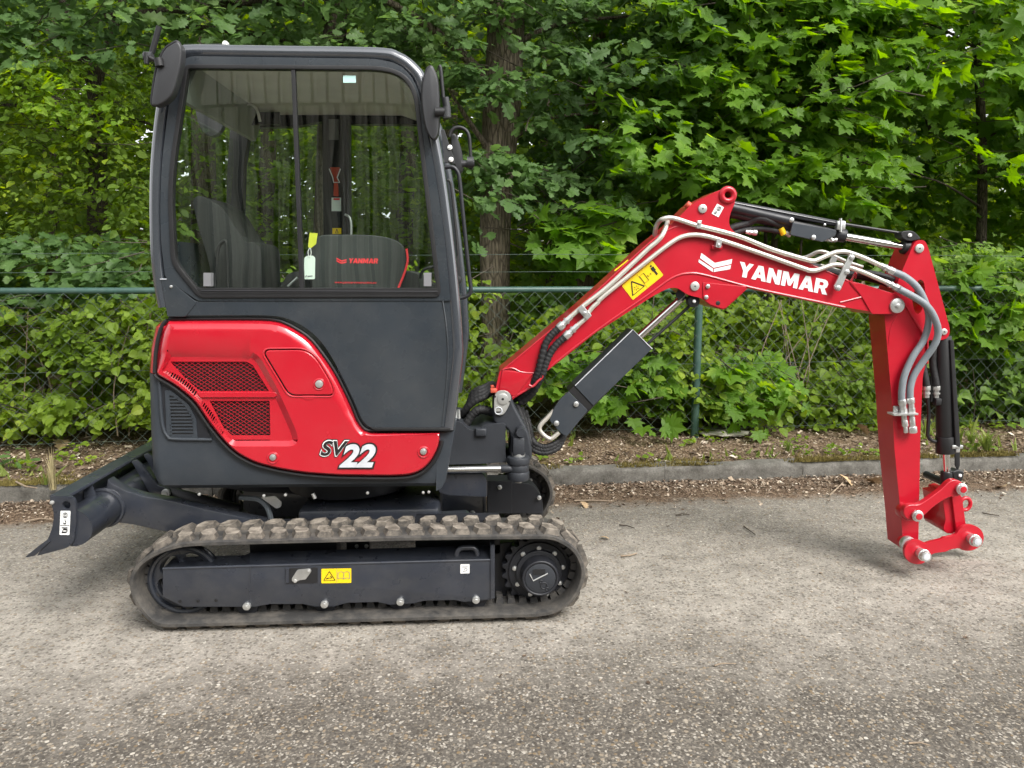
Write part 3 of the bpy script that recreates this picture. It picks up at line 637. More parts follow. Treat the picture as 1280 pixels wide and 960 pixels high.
def slotrow(a, b_, n, w0, lean):
    for k in range(n):
        t = k / (n - 1); q = bez(a, b_, t); slots.append([(q[0] - 1.0 + lean * 2.4, q[1] - 3.1), (q[0] + 1.0 + lean * 2.4, q[1] - 2.3), (q[0] + 1.0 - lean * 2.4, q[1] + 3.1), (q[0] - 1.0 - lean * 2.4, q[1] + 2.3)])
def bez(a, b_, t): return tuple((1 - t) ** 2 * np.array(a[0]) + 2 * t * (1 - t) * np.array(a[1]) + t * t * np.array(b_))
slotrow(((208.5, 465.8), (230, 474)), (244, 491.5), 14, 0, .6); slotrow(((252.5, 504), (267, 521)), (277.5, 542), 14, 0, .6)
b = bmesh.new()
def ringstrip(b, A, B_):
    a = [b.verts.new(p) for p in A]; c = [b.verts.new(p) for p in B_]; n = len(a)
    for i in range(n): b.faces.new((a[i], a[(i + 1) % n], c[(i + 1) % n], c[i]))
def fillface(b, outer, holes):
    es = []
    for lp in [outer] + holes:
        vs = [b.verts.new(p) for p in lp]; es += [b.edges.new((vs[k], vs[(k + 1) % len(vs)])) for k in range(len(vs))]
    bmesh.ops.triangle_fill(b, edges=es, use_beauty=True)
HY = YB - .012
ringstrip(b, UL(hood_o, HY + .05), UL(hood_o, HY + .036)); ringstrip(b, UL(hood_o, HY + .036), UL(hood_m, HY + .012)); ringstrip(b, UL(hood_m, HY + .012), UL(insetp(hood_o, lambda p: hd(p) * .65), HY + .003)); ringstrip(b, UL(insetp(hood_o, lambda p: hd(p) * .65), HY + .003), UL(hood_i, HY))
fillface(b, UL(hood_i, HY), [UL(recess, HY), UL(door_g, HY)])
ringstrip(b, UL(recess, HY), UL(recess_i, HY + RD)); fillface(b, UL(recess_i, HY + RD), [UL(v, HY + RD) for v in vents + slots])
for v in vents + slots: ringstrip(b, UL(v, HY + RD), UL(v, HY + RD + .006))
ringstrip(b, UL(door_g, HY), UL(door_g, HY + .012))
bmesh.ops.remove_doubles(b, verts=b.verts[:], dist=1e-5)
hood = wn(part('hood', b, 'red', None, 'red engine hood panel with mesh vents', angle=32))
uplate('vent_backing', insetp(recess_i, lambda p: -1), HY + RD + .016, .004, 'black', hood, 0)
uplate('door_gap', insetp(door, lambda p: -3), HY + .0125, .003, 'black', hood, 0)
def lattice(poly, sx, sy, wv):
    """expanded metal: two families of slanting strands clipped to the vent outline"""
    xs = [p[0] for p in poly]; ys = [p[1] for p in poly]; x0_, x1_, y0_, y1_ = min(xs), max(xs), min(ys), max(ys); b = bmesh.new()
    def inside(x_, y_):
        c = False; n = len(poly)
        for i in range(n):
            (ax, ay), (bx, by) = poly[i], poly[(i + 1) % n]
            if (ay > y_) != (by > y_) and x_ < (bx - ax) * (y_ - ay) / (by - ay) + ax: c = not c
        return c
    nx, ny = int((x1_ - x0_) / sx) + 2, int((y1_ - y0_) / sy) + 2
    for j in range(-1, ny):
        for i in range(-1, nx):
            for s in (-1, 1):
                ax, ay = x0_ + i * sx, y0_ + j * sy; cx, cy = ax + sx / 2, ay + s * sy / 2
                for (px_, py_), (qx_, qy_) in (((ax, ay), (cx, cy)), ((cx, cy), (ax + sx, ay))):
                    if inside((px_ + qx_) / 2, (py_ + qy_) / 2):
                        A = U(px_, py_, HY + RD + .003); B_ = U(qx_, qy_, HY + RD + .003); up = Vector((0, 0, wv))
                        b.faces.new([b.verts.new(p) for p in (A - up, B_ - up, B_ + up, A + up)]); b.faces.new([b.verts.new(p) for p in (A + up, B_ + up, B_ + up * .6 + DU * .004, A + up * .6 + DU * .004)])
    return b
for v in vents: part('vent_mesh', lattice(v, 7.6, 4.7, .00075), 'red', hood, angle=20, fixn=False)
uplate('vent_rib', rnd([(246, 490.2), (343, 490.2), (348.5, 493), (343, 496.8), (250, 496.8)], 1.5), HY + RD - .009, .02, 'red', hood, .005, seg=3)
fd = uplate('filler_door', door, HY - .003, .014, 'red', hood, .004, seg=3)
part('door_rim', tube(UL(insetp(door, lambda p: -2.5), HY), .0035, 8, closed=True), 'red', fd)
uplate('finger_pull', rnd([(377, 494.5), (394, 494.5), (391, 500), (381, 500)], 2), HY - .002, .006, 'red', fd, .002)
part('lock_collar', tube(UL(circ(399, 480.5, 6.6, 24), HY - .002), .004, 8, closed=True), 'red', fd)
part('lock', disc(U(399, 480, HY - .005) - DU * .006, DU, .0155, .012, 24, None, .003), 'pin', fd)
for a, c in ((341.3, 571.5), (529.4, 564.2)):
    part('bolt_recess', tube(UL(circ(a, c + 1, 6.3, 24), HY), .0045, 8, closed=True), 'red', hood); bolt(a, c, HY - .001, .0135, .008, 'zinc', hood)
# seals round the hood and between hood and counterweight
i0 = min(range(len(hood_o)), key=lambda i: abs(hood_o[i][0] - 549.6) + abs(hood_o[i][1] - 552)); i1 = min(range(len(hood_o)), key=lambda i: abs(hood_o[i][0] - 197) + abs(hood_o[i][1] - 467))
low = insetp(hood_o, lambda p: -2.6)[i0:i1 + 1]; part('hood_seal', tube(UL(low, HY + .028), .009, 8, flat=1), 'seal', hood)
part('hood_seal', tube(UL(crom([(209, 400), (203, 407), (198.5, 420), (195, 440), (193.3, 466)], 5), HY + .03), .0085, 8), 'seal', hood)
top = [p for p in insetp(hood_o, lambda p: -2.6)[:i0] if p[1] < 541]; part('hood_seal', tube(UL([(211, 397.5)] + top[3:] + [(562, 537.6)], HY + .04), .008, 8), 'seal', hood)

# counterweight louvre
lv = rnd([(198, 475), (214, 482), (232, 495), (252, 521), (265, 549), (215, 548), (206, 540), (203, 528)], [2, 8, 8, 8, 3, 5, 5, 8], 4)
uplate('louvre_recess', lv, YB + CWY - .004, .004, 'dark', cw, 0)
part('louvre_lip', tube(UL(crom([(199, 475), (202, 520), (205, 537), (210, 545.5), (218, 548.6), (265, 549.5)], 5), YB + CWY - .004), .007, 8), 'grey', cw)
uplate('louvre_frame', rnd([(206, 488), (213, 488), (236, 506), (245, 524), (247, 548), (212, 548), (208, 540)], 2), YB + CWY - .008, .006, 'grey', cw, .002, holes=[rnd([(211.5, 494), (216, 495), (230, 506), (240, 523), (242, 545.5), (215, 545.5)], 1.5)])
uplate('louvre_gap', rnd([(211.5, 494), (216, 495), (230, 506), (240, 523), (242, 545.5), (215, 545.5)], 1.5), YB + CWY - .0045, .002, 'black', cw, 0)
for k in range(12):
    y_ = 497 + k * 4.2; xr_ = 218 + 24 * min(1, (k + .6) / 6.5) ** .7; uplate('louvre_slat', [(212, y_), (xr_, y_), (xr_, y_ + 1.9), (212, y_ + 1.9)], YB + CWY - .008, .004, 'grey', cw, 0)
for a, c in ((206, 479.5), (214, 483.5), (222.5, 488.5), (231.5, 496.5)): part('rivet', disc(U(a + 7, c + 1, YB + CWY - .006) - DU * .003, DU, .0055, .006, 12, None, .002), 'grey', cw)
# model lettering
ol = (404, 590)
sv_ = fit(text2d('SV', 1, .035, .3)); s22 = fit(text2d('22', 1, .04, .3))
def tdec(name, polys, x0_, y0_, x1_, y1_, mat, lift, skew=0): decal(name, polys, (x0_, y1_), (x1_ - x0_, skew), (0, y0_ - y1_), HY, mat, hood, U, lift)
bo = fit(text2d('SV', 1, .075, .3)); tdec('model_lettering', bo, 398.2, 548.6, 438, 571.8, 'ink', .0012); tdec('model_lettering', fit(text2d('SV', 1, .05, .3)), 399.4, 549.7, 436.8, 570.7, 'white', .0022); tdec('model_lettering', fit(text2d('SV', 1, .025, .3)), 400.6, 550.8, 435.8, 569.6, 'ink', .0032)
bo = fit(text2d('22', 1, .075, .3)); tdec('model_lettering', bo, 421.8, 552.8, 472, 586, 'ink', .0042); tdec('model_lettering', s22, 424, 554.8, 469.8, 584, 'silver', .0052)

# ---------------------------------------------------------------- cab
cab = empty('cab', (-.55, 3.6, .6)); cab.parent = EX; cab.location = Vector((-.55, 3.6, .6)) - LOC[EX]
glass_px = rnd([(235, 85.5), (491, 87.5), (516, 110), (526, 200), (545, 360), (545, 366), (251, 367), (219, 327.5), (215, 247), (218, 200)], [3, 34, 24, 40, 4, 2, 6, 12, 20, 20], 6)
# rounded outer tube: rear pillar, roof, front pillar
tubep = crom([(206, 384), (200, 350), (196.5, 310), (195.5, 250), (197.5, 195), (204, 135), (214, 82), (226, 67), (245, 64.5)], 5) + crom([(250, 64.5), (350, 66), (470, 68), (497, 73.5), (515, 86), (527, 104), (537, 150), (548, 210), (560, 300), (567.5, 372), (571, 425), (571, 446), (566, 490), (560, 536)], 5)
part('roof_tube', tube(UL(tubep, YC := YB + .03), .0255, 14), 'tube', cab)
fo = rnd([(206, 345), (201, 300), (200, 250), (203, 195), (211, 130), (222, 76), (240, 70), (470, 73.5), (496, 79), (512, 92), (523, 112), (543, 210), (556, 300), (563, 376), (247, 376), (212, 352)], [3, 10, 20, 20, 20, 6, 6, 10, 10, 10, 10, 20, 20, 2, 3, 4], 4)
uplate('side_frame', fo, YB + .004, .045, 'cab', cab, .006, holes=[insetp(glass_px, lambda p: -5)], seg=2)
uplate('window_frame', insetp(glass_px, lambda p: -5.6), YB - .004, .03, 'black', cab, .003, holes=[glass_px])
uplate('window_pane', insetp(glass_px, lambda p: -2), YB + .016, .005, 'glass', cab, 0, label='tinted sliding side window')
uplate('window_mullion', [(363.5, 84), (368.5, 84), (380, 368), (374.5, 368)], YB + .0, .022, 'black', cab, .002)
uplate('window_sill', [(246, 360), (547, 360), (548, 367.5), (251, 367.5)], YB - .006, .03, 'black', cab, .002); part('sill_track', tube(UL([(252, 363.6), (547, 364.4)], YB - .0065), .0022, 6), 'dark', cab)
for a in (258.5, 534): uplate('window_latch', [(a - 4.5, 341), (a + 5, 341), (a + 5, 358), (a - 4.5, 358)], YB - .012, .03, 'greyink', cab, .002)
# lower side panel
uplate('inner_body', [(212, 398), (345, 399), (400, 440), (446, 536), (560, 542), (548, 600), (300, 600), (215, 560)], YB + .05, .85, 'black', None, 0)
pan = rnd([(207, 384), (213, 352), (246, 377), (552, 373), (557, 400), (559.5, 440), (558, 480), (553, 535), (461, 535), (452, 525), (440, 497), (421, 458), (404, 430), (387, 413), (362, 399), (340, 394.5), (214, 395)], [2, 3, 4, 3, 20, 10, 20, 2, 6, 6, 10, 20, 20, 12, 20, 20, 3], 4)
uplate('side_panel', pan, YB + .008, .03, 'cab', cab, .004)
uplate('front_pillar_panel', rnd([(550, 373), (566, 372), (571, 420), (571.5, 448), (565, 500), (560, 536), (551.5, 536), (556.5, 480), (558.5, 440), (556, 400)], [1, 2, 10, 12, 10, 2, 2, 10, 10, 10], 4), YB + .012, .05, 'cab', cab, .01, seg=3)
part('crease', tube(UL(crom([(553, 374), (557.5, 405), (560, 440), (558, 480), (553, 533)], 6), YB + .008), .0035, 6), 'cab', cab)
part('door_sill', prism(UL([(463, 534.8), (563, 534.8), (563, 538.6), (469, 538.6)], YB - .004), DU * .1, .003), 'black', cab)
uplate('lower_corner', rnd([(200.5, 347), (208.5, 348), (246, 378), (232, 396), (209, 396)], 2), YB + .004, .02, 'cab', cab, .004); part('pillar_seam', tube(UL([(200, 349), (208, 349)], YB + .002), .002, 6), 'silver', cab); bolt(214.2, 358.3, YB + .004, .006, .005, 'zinc', cab)
# roof skin, headliner, rear wall, windscreen
rf = [(227, 60), (300, 59.5), (475, 61.5), (502, 69), (519, 83), (527, 98)]
part('roof', prism(UL(rf + [(p[0] - 1.5, p[1] + 9) for p in rf[::-1]], YB + .03), DU * .98, 0), 'cab', cab)
part('roof_edge', prism(UL([(226, 57.2), (286, 57), (288, 59.5), (228, 60)], YB + .25), DU * .5, 0), 'black', cab); bolt(283, 56, YB + .25, .012, .02, 'white', cab)
part('headliner', prism(UL([(228, 78), (475, 80), (500, 90), (515, 108), (517, 116), (495, 95), (470, 86), (229, 84)], YB + .06), DU * .92, 0), 'headliner', cab, angle=20)
part('rear_window', prism(UL([(205.5, 130), (207, 130), (199.5, 300), (198, 300)], YB + .06), DU * .9), 'glass', cab); part('windscreen', prism(UL([(529.5, 110), (531, 110), (566, 372), (564.5, 372)], YB + .06), DU * .9), 'glass', cab)
part('rear_wall', prism(UL([(200, 300), (203, 300), (215, 395), (209, 395)], YB + .05), DU * .92), 'cab', cab)
part('floor', box((-.55, 3.6, .62), (.9, .8, .04), rz=SK), 'black', cab)
part('front_wall', prism(UL([(566, 374), (569, 374), (560, 535), (556, 535)], YB + .05), DU * .9), 'cab', cab)
# far side: the closed door with its window
part('far_roof_tube', tube([p + DU * .99 for p in UL(tubep, YC)], .0255, 12), 'cab', cab)
uplate('far_header', [(288, 134), (534, 130), (545, 156), (440, 155), (410, 150), (370, 158), (288, 160)], YF - .03, .05, 'black', cab, .004)
uplate('far_rear_pillar', rnd([(288, 150), (314, 150), (305, 205), (302, 300), (304, 360), (278, 360), (281, 300), (284, 205)], 3), YF - .03, .05, 'seat', cab, .006)
fp = uplate('door_pillar', [(402, 138), (437, 138), (438, 360), (405, 360)], YF - .04, .05, 'black', cab, .004); uplate('pillar_trim', [(411, 150), (424, 150), (426, 360), (413, 360)], YF - .045, .004, 'seat', fp, .001)
part('door_gas_strut', tube(UL([(428, 150), (430, 200), (431, 300)], YF - .06), .006, 8), 'dark', fp); part('door_rail', tube(UL([(434, 152), (437, 358)], YF - .06), .007, 8), 'dark', fp)
uplate('far_sill', [(280, 352), (552, 354), (556, 420), (270, 420)], YF - .03, .05, 'black', cab, .004); uplate('far_pane', [(300, 150), (545, 150), (555, 356), (300, 356)], YF, .004, 'glass', cab, 0)
part('curved_handle', tube(UL(crom([(431, 268), (437, 272), (439, 282), (439, 300)], 5), YF - .08), .006, 8), 'zinc', cab)
decal('pillar_label', [SQ], (411, 175), (12.5, 0), (0, -26), YF - .046, 'greyink', cab); decal('pillar_label', [SQ], (414.5, 264), (12, 0), (0, -17), YF - .046, 'tagpaper', cab); decal('label_heading', [[(.2, .82), (.85, .82), (.85, .95), (.2, .95)]], (414.5, 264), (12, 0), (0, -17), YF - .046, 'redink', cab, U, .003)
decal('warning_label', [SQ], (415.5, 292.5), (11.3, 0), (0, -7.4), YF - .046, 'yellow', cab); decal('warning_print', strokes([(.35, .15), (.65, .15), (.5, .85)], .07, True), (415.5, 292.5), (11.3, 0), (0, -7.4), YF - .046, 'ink', cab, U, .003)
decal('glass_label', [SQ], (429, 103.5), (16, 0), (0, -9), YB + .016, 'mint', cab)
hm = uplate('emergency_hammer', rnd([(412, 209), (424.5, 209), (422.5, 213.5), (421.3, 222), (422.5, 245), (416.7, 245), (417.5, 222), (414, 213.5)], 1), YF - .07, .02, 'orange', cab, .003); part('hammer_bracket', tube(UL([(411.5, 211), (416, 222), (417, 228), (424.5, 228), (421.5, 222), (425.5, 211)], YF - .075), .003, 6), 'white', hm)
# interior trim and roof vents
part('rear_trim', prism(UL([(227, 84), (247, 84), (237, 108), (232, 127), (225, 127)], YB + .06), DU * .92), 'trim', cab, angle=20)
uplate('air_vent', [(298, 140), (349, 139.5), (349, 155.5), (300, 156)], YF - .15, .02, 'black', cab, .002); uplate('air_vent', [(252, 99), (268, 93), (279, 100), (276, 107), (262, 108)], YF - .15, .02, 'black', cab, .002); uplate('air_vent', [(290, 131), (302, 128), (309, 131), (301, 136)], YF - .15, .02, 'black', cab, .002)
part('roof_handle', tube(UL(crom([(306, 130.5), (314, 130.5), (321, 137), (325, 152)], 5), YF - .3), .007, 8), 'white', cab)
# seat
seat = part('seat', prism(UL(rnd([(240, 252), (245, 245), (252, 245), (270, 254), (282, 264), (296, 288), (309, 304), (312, 302), (323, 305), (327, 315), (327, 372), (268, 372), (262, 330), (249, 288)], [5, 4, 6, 10, 10, 10, 4, 4, 6, 6, 2, 2, 20, 20], 4), 3.42), DU * .3, .03, 3, backbev=True), 'seat', cab)
for a in (251, 265.5): part('seat_hole', disc(U(a, 292.5, 3.419), DU, .005, .003, 10, None, .001), 'black', seat)
part('belt_loop', tube(UL(crom([(269, 360), (270, 335), (273, 310), (279, 302), (283, 304), (284, 330), (285, 360)], 5), 3.36), .0075, 8), 'black', seat)
part('armrest', prism(UL(rnd([(352, 356), (358, 344), (366, 340), (376, 339), (392, 342), (392, 360), (346, 360)], 3), 3.6), DU * .1, .01, 2, backbev=True), 'seat', cab); part('control_lever', tube(UL([(360, 358), (372, 347)], 3.5), .006, 8), 'zinc', cab)
# printed vinyl cover behind the glass, in front of the control console
vc = uplate('printed_cover', rnd([(390, 362), (388, 308), (394, 297), (404, 293.5), (460, 293), (488, 297), (503, 305), (508, 318), (506, 345), (497, 362)], [2, 8, 6, 6, 20, 20, 10, 10, 20, 2], 4), 3.3, .03, 'panelcover', cab, .008)
part('piping', tube(UL(crom([(508, 311), (509.5, 325), (506, 340), (498, 360)], 5), 3.297), .005, 8), 'redink', vc)
pl_, ph_ = word('YANMAR'); decal('brand_lettering', pl_, (435.5, 329), (37, .4), (0, -6.2), 3.3, 'redink', vc, holes=ph_)
def chev(name, org, ux, uy, Y, mat, par):
    P1 = [[(0, 1), (0, .72), (.52, .26), (1, .5), (1, .76), (.52, .52)], [(0, .58), (0, .32), (.5, -.1), (1, .12), (1, .38), (.52, .13)]]
    return decal(name, P1, org, ux, uy, Y, mat, par)
chev('brand_emblem', (420.7, 329), (12.5, .2), (0, -7), 3.3, 'redink', vc)
tx = fit(text2d('www.yanmarconstruction.eu', 1, .01, .1)); decal('web_address', tx, (418.5, 355), (52, .5), (0, -3.6), 3.3, 'redink', vc)
uplate('console', rnd([(507, 338), (522, 342), (526, 362), (496, 362)], 3), 3.5, .3, 'seat', cab, .01); part('console_cable', tube(UL(crom([(525, 348), (529, 338), (538, 334), (546, 333)], 5), 3.5), .007, 8), 'black', cab)
uplate('armrest_pod', rnd([(382, 315), (388, 310), (391, 318), (391, 360), (380, 360)], 2), 3.4, .2, 'seat', cab, .006)
uplate('flag_strip', [(387, 291), (397, 291.5), (395, 305), (389, 310), (385, 309)], 3.26, .004, 'yg', cab, 0)
tg_ = empty('paper_tag', U(387, 334, 3.2), 'pale blank paper tag on a string hanging inside the cab window', 'tag')
part('card', prism(UL(rnd([(380.5, 322), (384, 319.5), (391, 319.5), (394, 322), (393.5, 349), (379.5, 349)], 1.5), 3.2), DU * .002), 'tagpaper', tg_); part('string', tube(UL(crom([(386.5, 322), (385, 315), (387.5, 310), (389, 316), (387.5, 322)], 4), 3.198), .0016, 6), 'white', tg_)
decal('tag_print', [seg2((.15, .1), (.3, .16), .05), seg2((.35, .12), (.8, .14), .05)], (379.5, 349), (14, 0), (0, -29), 3.2, 'greyink', tg_, U, .001)

# ---------------------------------------------------------------- mirrors, handles, wiper
def mirror(out, Y, th, rim, parts_):
    b = prism(UL(out, Y), DU * th, min(.02, th * .45), 3, backbev=True); m_ = part('mirror', b, 'mirrorback')
    part('mirror_rim', tube(UL(insetp(out, lambda p: .6), Y + th * .75), rim, 8, closed=True), 'black', m_)
    for nm, pts, r_, mt in parts_: part(nm, tube(pts, r_, 10), mt, m_)
    return m_
m1 = rnd([(216, 54), (222, 51.2), (226.5, 58), (226.4, 70), (225, 83), (217, 114), (209, 125), (197, 132), (190, 132), (189.5, 124), (195, 86), (205, 61)], [5, 4, 4, 8, 8, 12, 8, 8, 4, 6, 12, 10], 4)
mA = mirror(m1, YB - .11, .05, .0075, [('mirror_arm', UL([(190, 66), (193, 55), (199, 33)], YB - .06), .0105, 'black'), ('clamp', UL([(180.5, 71), (191, 71)], YB - .07), .0175, 'mirrorback'), ('clamp', UL([(183, 66), (183.5, 80)], YB - .08), .009, 'black'), ('mirror_stem', UL([(187, 72), (199, 78)], YB - .1), .008, 'black'), ('ball_joint', UL([(198, 73), (200, 83)], YB - .113), .016, 'black')])
m2 = rnd([(535, 84), (540, 83), (547, 100), (549, 128), (548, 165), (545, 173), (540, 174), (532, 160), (527, 125), (529, 100)], [4, 4, 8, 20, 10, 4, 5, 14, 20, 12], 4)
mirror(m2, YB - .06, .05, .007, [('mirror_arm', UL(crom([(549, 82), (551, 88), (554, 120), (557, 138)], 4), YB - .03), .0075, 'black'), ('clamp', UL([(544, 140), (556, 140)], YB - .06), .017, 'black'), ('clamp', UL([(558, 134), (559, 147)], YB - .06), .0165, 'mirrorback'), ('mirror_stem', UL([(557, 122), (560, 140)], YB - .03), .013, 'mirrorback')])
m3 = rnd([(565, 168), (569, 168), (576, 185), (579, 205), (578, 215), (573, 217), (567, 200), (564, 180)], [3, 4, 10, 10, 4, 4, 10, 10], 4)
mC = mirror(m3, 3.75, .05, .006, [('mirror_arm', UL(crom([(562, 171), (564.5, 164), (569, 160), (576, 159.5), (583, 163.5), (586.6, 172), (588, 190), (589, 212)], 5), 3.72), .0085, 'black'), ('clamp', UL([(577, 205), (593, 204)], 3.7), .016, 'mirrorback'), ('clamp', UL([(584, 203), (592, 203)], 3.7), .026, 'mirrorback')])
mb = uplate('mirror_bracket', rnd([(551, 162), (555, 161), (560, 176), (567, 196), (569, 205), (555, 203), (553, 180)], 2), 3.5, .01, 'mirrorback', None, .002)
for a, c in ((562.4, 184.4), (563.8, 199.5)): bolt(a, c, 3.5, .011, .006, 'white', mb)
part('far_mirror', prism(UL(circ(264, 128, 21, 20, 43), 4.32), DU * .04, .01), 'mirrorback')
part('grab_handle', tube(UL(crom([(555, 209.5), (561, 208.6), (567, 209.3), (572, 215), (574.5, 225), (578, 260), (583, 310), (587, 348), (588.5, 360), (586.5, 368), (580, 371.5), (573, 373)], 5), 3.2), .0085, 10), 'dark')
wp = part('windscreen_wiper', tube(UL(crom([(559, 225), (563, 228), (566, 250), (571, 300), (573, 330), (574, 346)], 5), 3.6), .006, 8), 'black'); part('wiper_motor', disc(U(572, 350, 3.55), DU, .018, .08, 16), 'black', wp); uplate('wiper_arm', [(567, 322), (572, 320), (575, 348), (571, 348)], 3.58, .01, 'black', wp, .002)
part('work_lamp_bracket', prism(UL([(549, 176), (553, 176), (570, 372), (566, 372)], YB + .2), DU * .01), 'cab')
part('far_roof_rack', tube(UL([(230, 57), (284, 56.4)], YB + .3), .006, 8), 'dark')

# ---------------------------------------------------------------- swing bracket and boom foot
uplate('swing_casting', rnd([(566, 526), (576, 527.5), (585, 537), (596, 539), (604, 531), (632, 529), (632, 574), (640, 577), (600, 580), (560, 581)], [3, 4, 8, 8, 6, 4, 4, 2, 2, 2], 4), 3.42, .36, 'cast', None, .02, seg=3)
uplate('swing_frame', rnd([(548, 592), (604, 592), (609, 600), (609, 622), (560, 620), (548, 616)], 3), 3.4, .4, 'navy', None, .008)
part('casting_boss', prism(UL([(594, 536), (608, 536), (608, 546), (594, 546)], 3.4), DU * .05, .008, 3), 'cast')
sb = uplate('swing_bracket', rnd([(617, 496), (624, 488), (638, 490), (642, 505), (652, 524), (661, 540), (664, 555), (666, 572), (660, 580), (640, 582), (636, 566), (639, 556), (638, 543), (632, 534), (618, 530), (615, 518)], [6, 8, 8, 6, 10, 10, 8, 8, 4, 4, 8, 8, 8, 8, 4, 6], 4), YBO - .03, .26, 'cast', None, .014, seg=3)
pp = rnd([(617.5, 498), (620, 490), (628.5, 487.5), (637, 490.5), (639.5, 499), (634, 512), (629, 519), (621, 519.5), (617.5, 514)], [5, 5, 6, 6, 5, 5, 5, 4, 4], 4)
pl = uplate('pin_plate', pp, YBO - .046, .014, 'pin', sb, .003)
part('pin_end', disc(U(628.5, 499, YBO - .048) - DU * .003, DU, .026, .01, 24, None, .003), 'pin', pl)
part('pin_dimple', disc(U(628.5, 499, YBO - .052), DU, .006, .004, 12, None, .001), 'ink', pl)
for a, c in ((619.2, 496), (637, 502)): part('pin_hole', disc(U(a, c, YBO - .0475), DU, .004, .003, 10, None, .001), 'ink', pl)
part('grease_plug', tube(UL(circ(623, 513.5, 4.4, 20), YBO - .047), .0024, 6, closed=True), 'silver', pl); decal('plug_print', [seg2((0, 0), (1, 0), .5)], (620, 515), (6, 0), (0, -3), YBO - .047, 'ink', pl)
# swing cylinder knuckle at its foot
kc = U(648, 585, 3.4)
kz = lambda py: U(648, py, 3.4)
b = cyl(kz(570), kz(580), .052, 32, bev=.008); cyl(kz(579.5), kz(589), .048, 32, b, bev=.006); cyl(kz(588), kz(599.5), .05, 32, b, bev=.007); kn = part('cylinder_knuckle', b, 'cast')
part('knuckle_pin', cyl(kz(565), kz(571), .03, 24, bev=.004), 'zinc', kn); part('pin_tip', cyl(kz(599), kz(603), .016, 16), 'pin', kn)
b = box(kz(557) + Vector((0, 0, 0)), (.055, .06, .085), bev=.01); cyl(U(651, 541, 3.36), U(651, 541, 3.36) + DU * .07, .02, 20, b); part('pin_retainer', b, 'cast', kn)
part('swing_rod', cyl(U(548, 587.4, 3.38), U(628, 586, 3.38), .0155, 20), 'chrome'); part('rod_end', cyl(U(626, 586, 3.38), U(643, 585.8, 3.38), .018, 20, bev=.003), 'cast')
for a, c in ((575, 519), (571, 515)): part('grease_nipple', tube(UL([(a - 1.5, 512), (a - 1.5, 523)], 3.44), [.006, .009], 8), 'zinc')
# final drive cover of the far track seen under the swing post
cvr = tplate('motor_cover', [(609, 601), (640, 601), (640, 642), (609, 642)], 3.95, .12, 'dark', None, .004)
for a, c in ((624.6, 609), (674, 622)): bolt(a, c, 3.94, .012, .008, 'zinc', cvr, T)
tplate('motor_cover', rnd([(632.5, 604), (664, 604), (678, 620), (679, 642), (632.5, 642)], [1, 8, 10, 2, 1]), 3.96, .1, 'dark', None, .004)

# ---------------------------------------------------------------- boom
boom_px = rnd([(617, 497), (624.5, 464), (628, 461.5), (680.6, 418), (722, 384), (780.6, 331), (812, 302), (835, 284), (847, 273), (866, 254), (905, 234.5), (918, 238), (920, 252), (912, 268), (911, 282), (919, 291.5), (961, 313), (1012, 329), (1062, 351), (1075, 354), (1124, 369), (1130, 377), (1126, 389), (1118, 392.6), (1090, 393), (1085.6, 389), (1056, 384), (1000, 372), (936, 359), (908, 385), (904, 387.4), (887, 382), (878, 373), (859, 368.5), (847, 359.5), (835, 360), (814, 371.5), (744, 416.5), (682, 465.3), (665.6, 484), (641, 499), (634, 507), (622, 507)],
    [8, 2, 3, 0, 0, 0, 4, 6, 4, 6, 12, 8, 10, 12, 10, 6, 10, 10, 6, 4, 6, 6, 7, 5, 3, 3, 3, 3, 1, 1, 3, 4, 6, 6, 8, 8, 4, 3, 3, 4, 4, 6, 8], 4)
eye = circ(909.7, 243.8, 4.2, 18)
boom = uplate('boom', boom_px, YBO, .19, 'boom_red', None, .005, holes=[eye], label='red cranked boom with white lettering')
part('eye_collar', tube(UL(circ(909.7, 243.8, 7.6, 28), YBO), .0135, 10, closed=True), 'boom_red', boom)
# side plate edges: raised weld lips along the top and the lower bend
part('plate_lip', tube(UL(crom([(640, 497), (664, 483), (682, 463.5), (744, 414.5), (812, 367), (835, 350.5), (848, 344), (859, 341.8), (878, 343), (940, 359.5), (1000, 372.3), (1056, 384)], 4), YBO + .001), .0058, 8), 'boom_red', boom)
part('plate_lip', tube(UL(crom([(628, 463), (680, 420), (722, 386), (780, 332.5), (812, 304), (836, 287), (860, 280), (880, 282), (920, 293), (962, 315), (1012, 330.5), (1060, 351)], 4), YBO + .001), .0042, 8), 'boom_red', boom)
part('foot_fold', prism(UL([(628, 462), (667, 467), (664, 471), (645, 496), (622, 492)], YBO - .006), DU * .02, .006, 3), 'red', boom)
part('weld_bead', tube(UL(crom([(628, 462), (640, 460), (652, 465), (668, 466.5)], 4), YBO - .004), .0034, 6), 'boom_red', boom)
part('weld_bead', tube(UL(crom([(1062, 352), (1070, 362), (1078, 370), (1070, 373), (1050, 378)], 4), YBO - .001), .004, 6), 'boom_red', boom)
uplate('end_plate', rnd([(1064, 353), (1076, 354), (1124, 369), (1130, 378), (1120, 392.3), (1090, 392.8), (1078, 372)], [3, 3, 6, 8, 8, 3, 4]), YBO - .006, .008, 'boom_red', boom, .003)
lug = uplate('cylinder_lug', [(879, 353), (934, 358), (908, 384.6), (904, 386.4), (888, 381), (879, 374.5)], YBO - .006, .007, 'boom_red', boom, .003)
for a, c in ((884.5, 358), (882.5, 371.5)): bolt(a, c, YBO - .006, .01, .008, 'zinc', lug)
part('lug_hole', disc(U(897.5, 379, YBO - .0065), DU, .0105, .004, 16, None, .001), 'ink', lug)
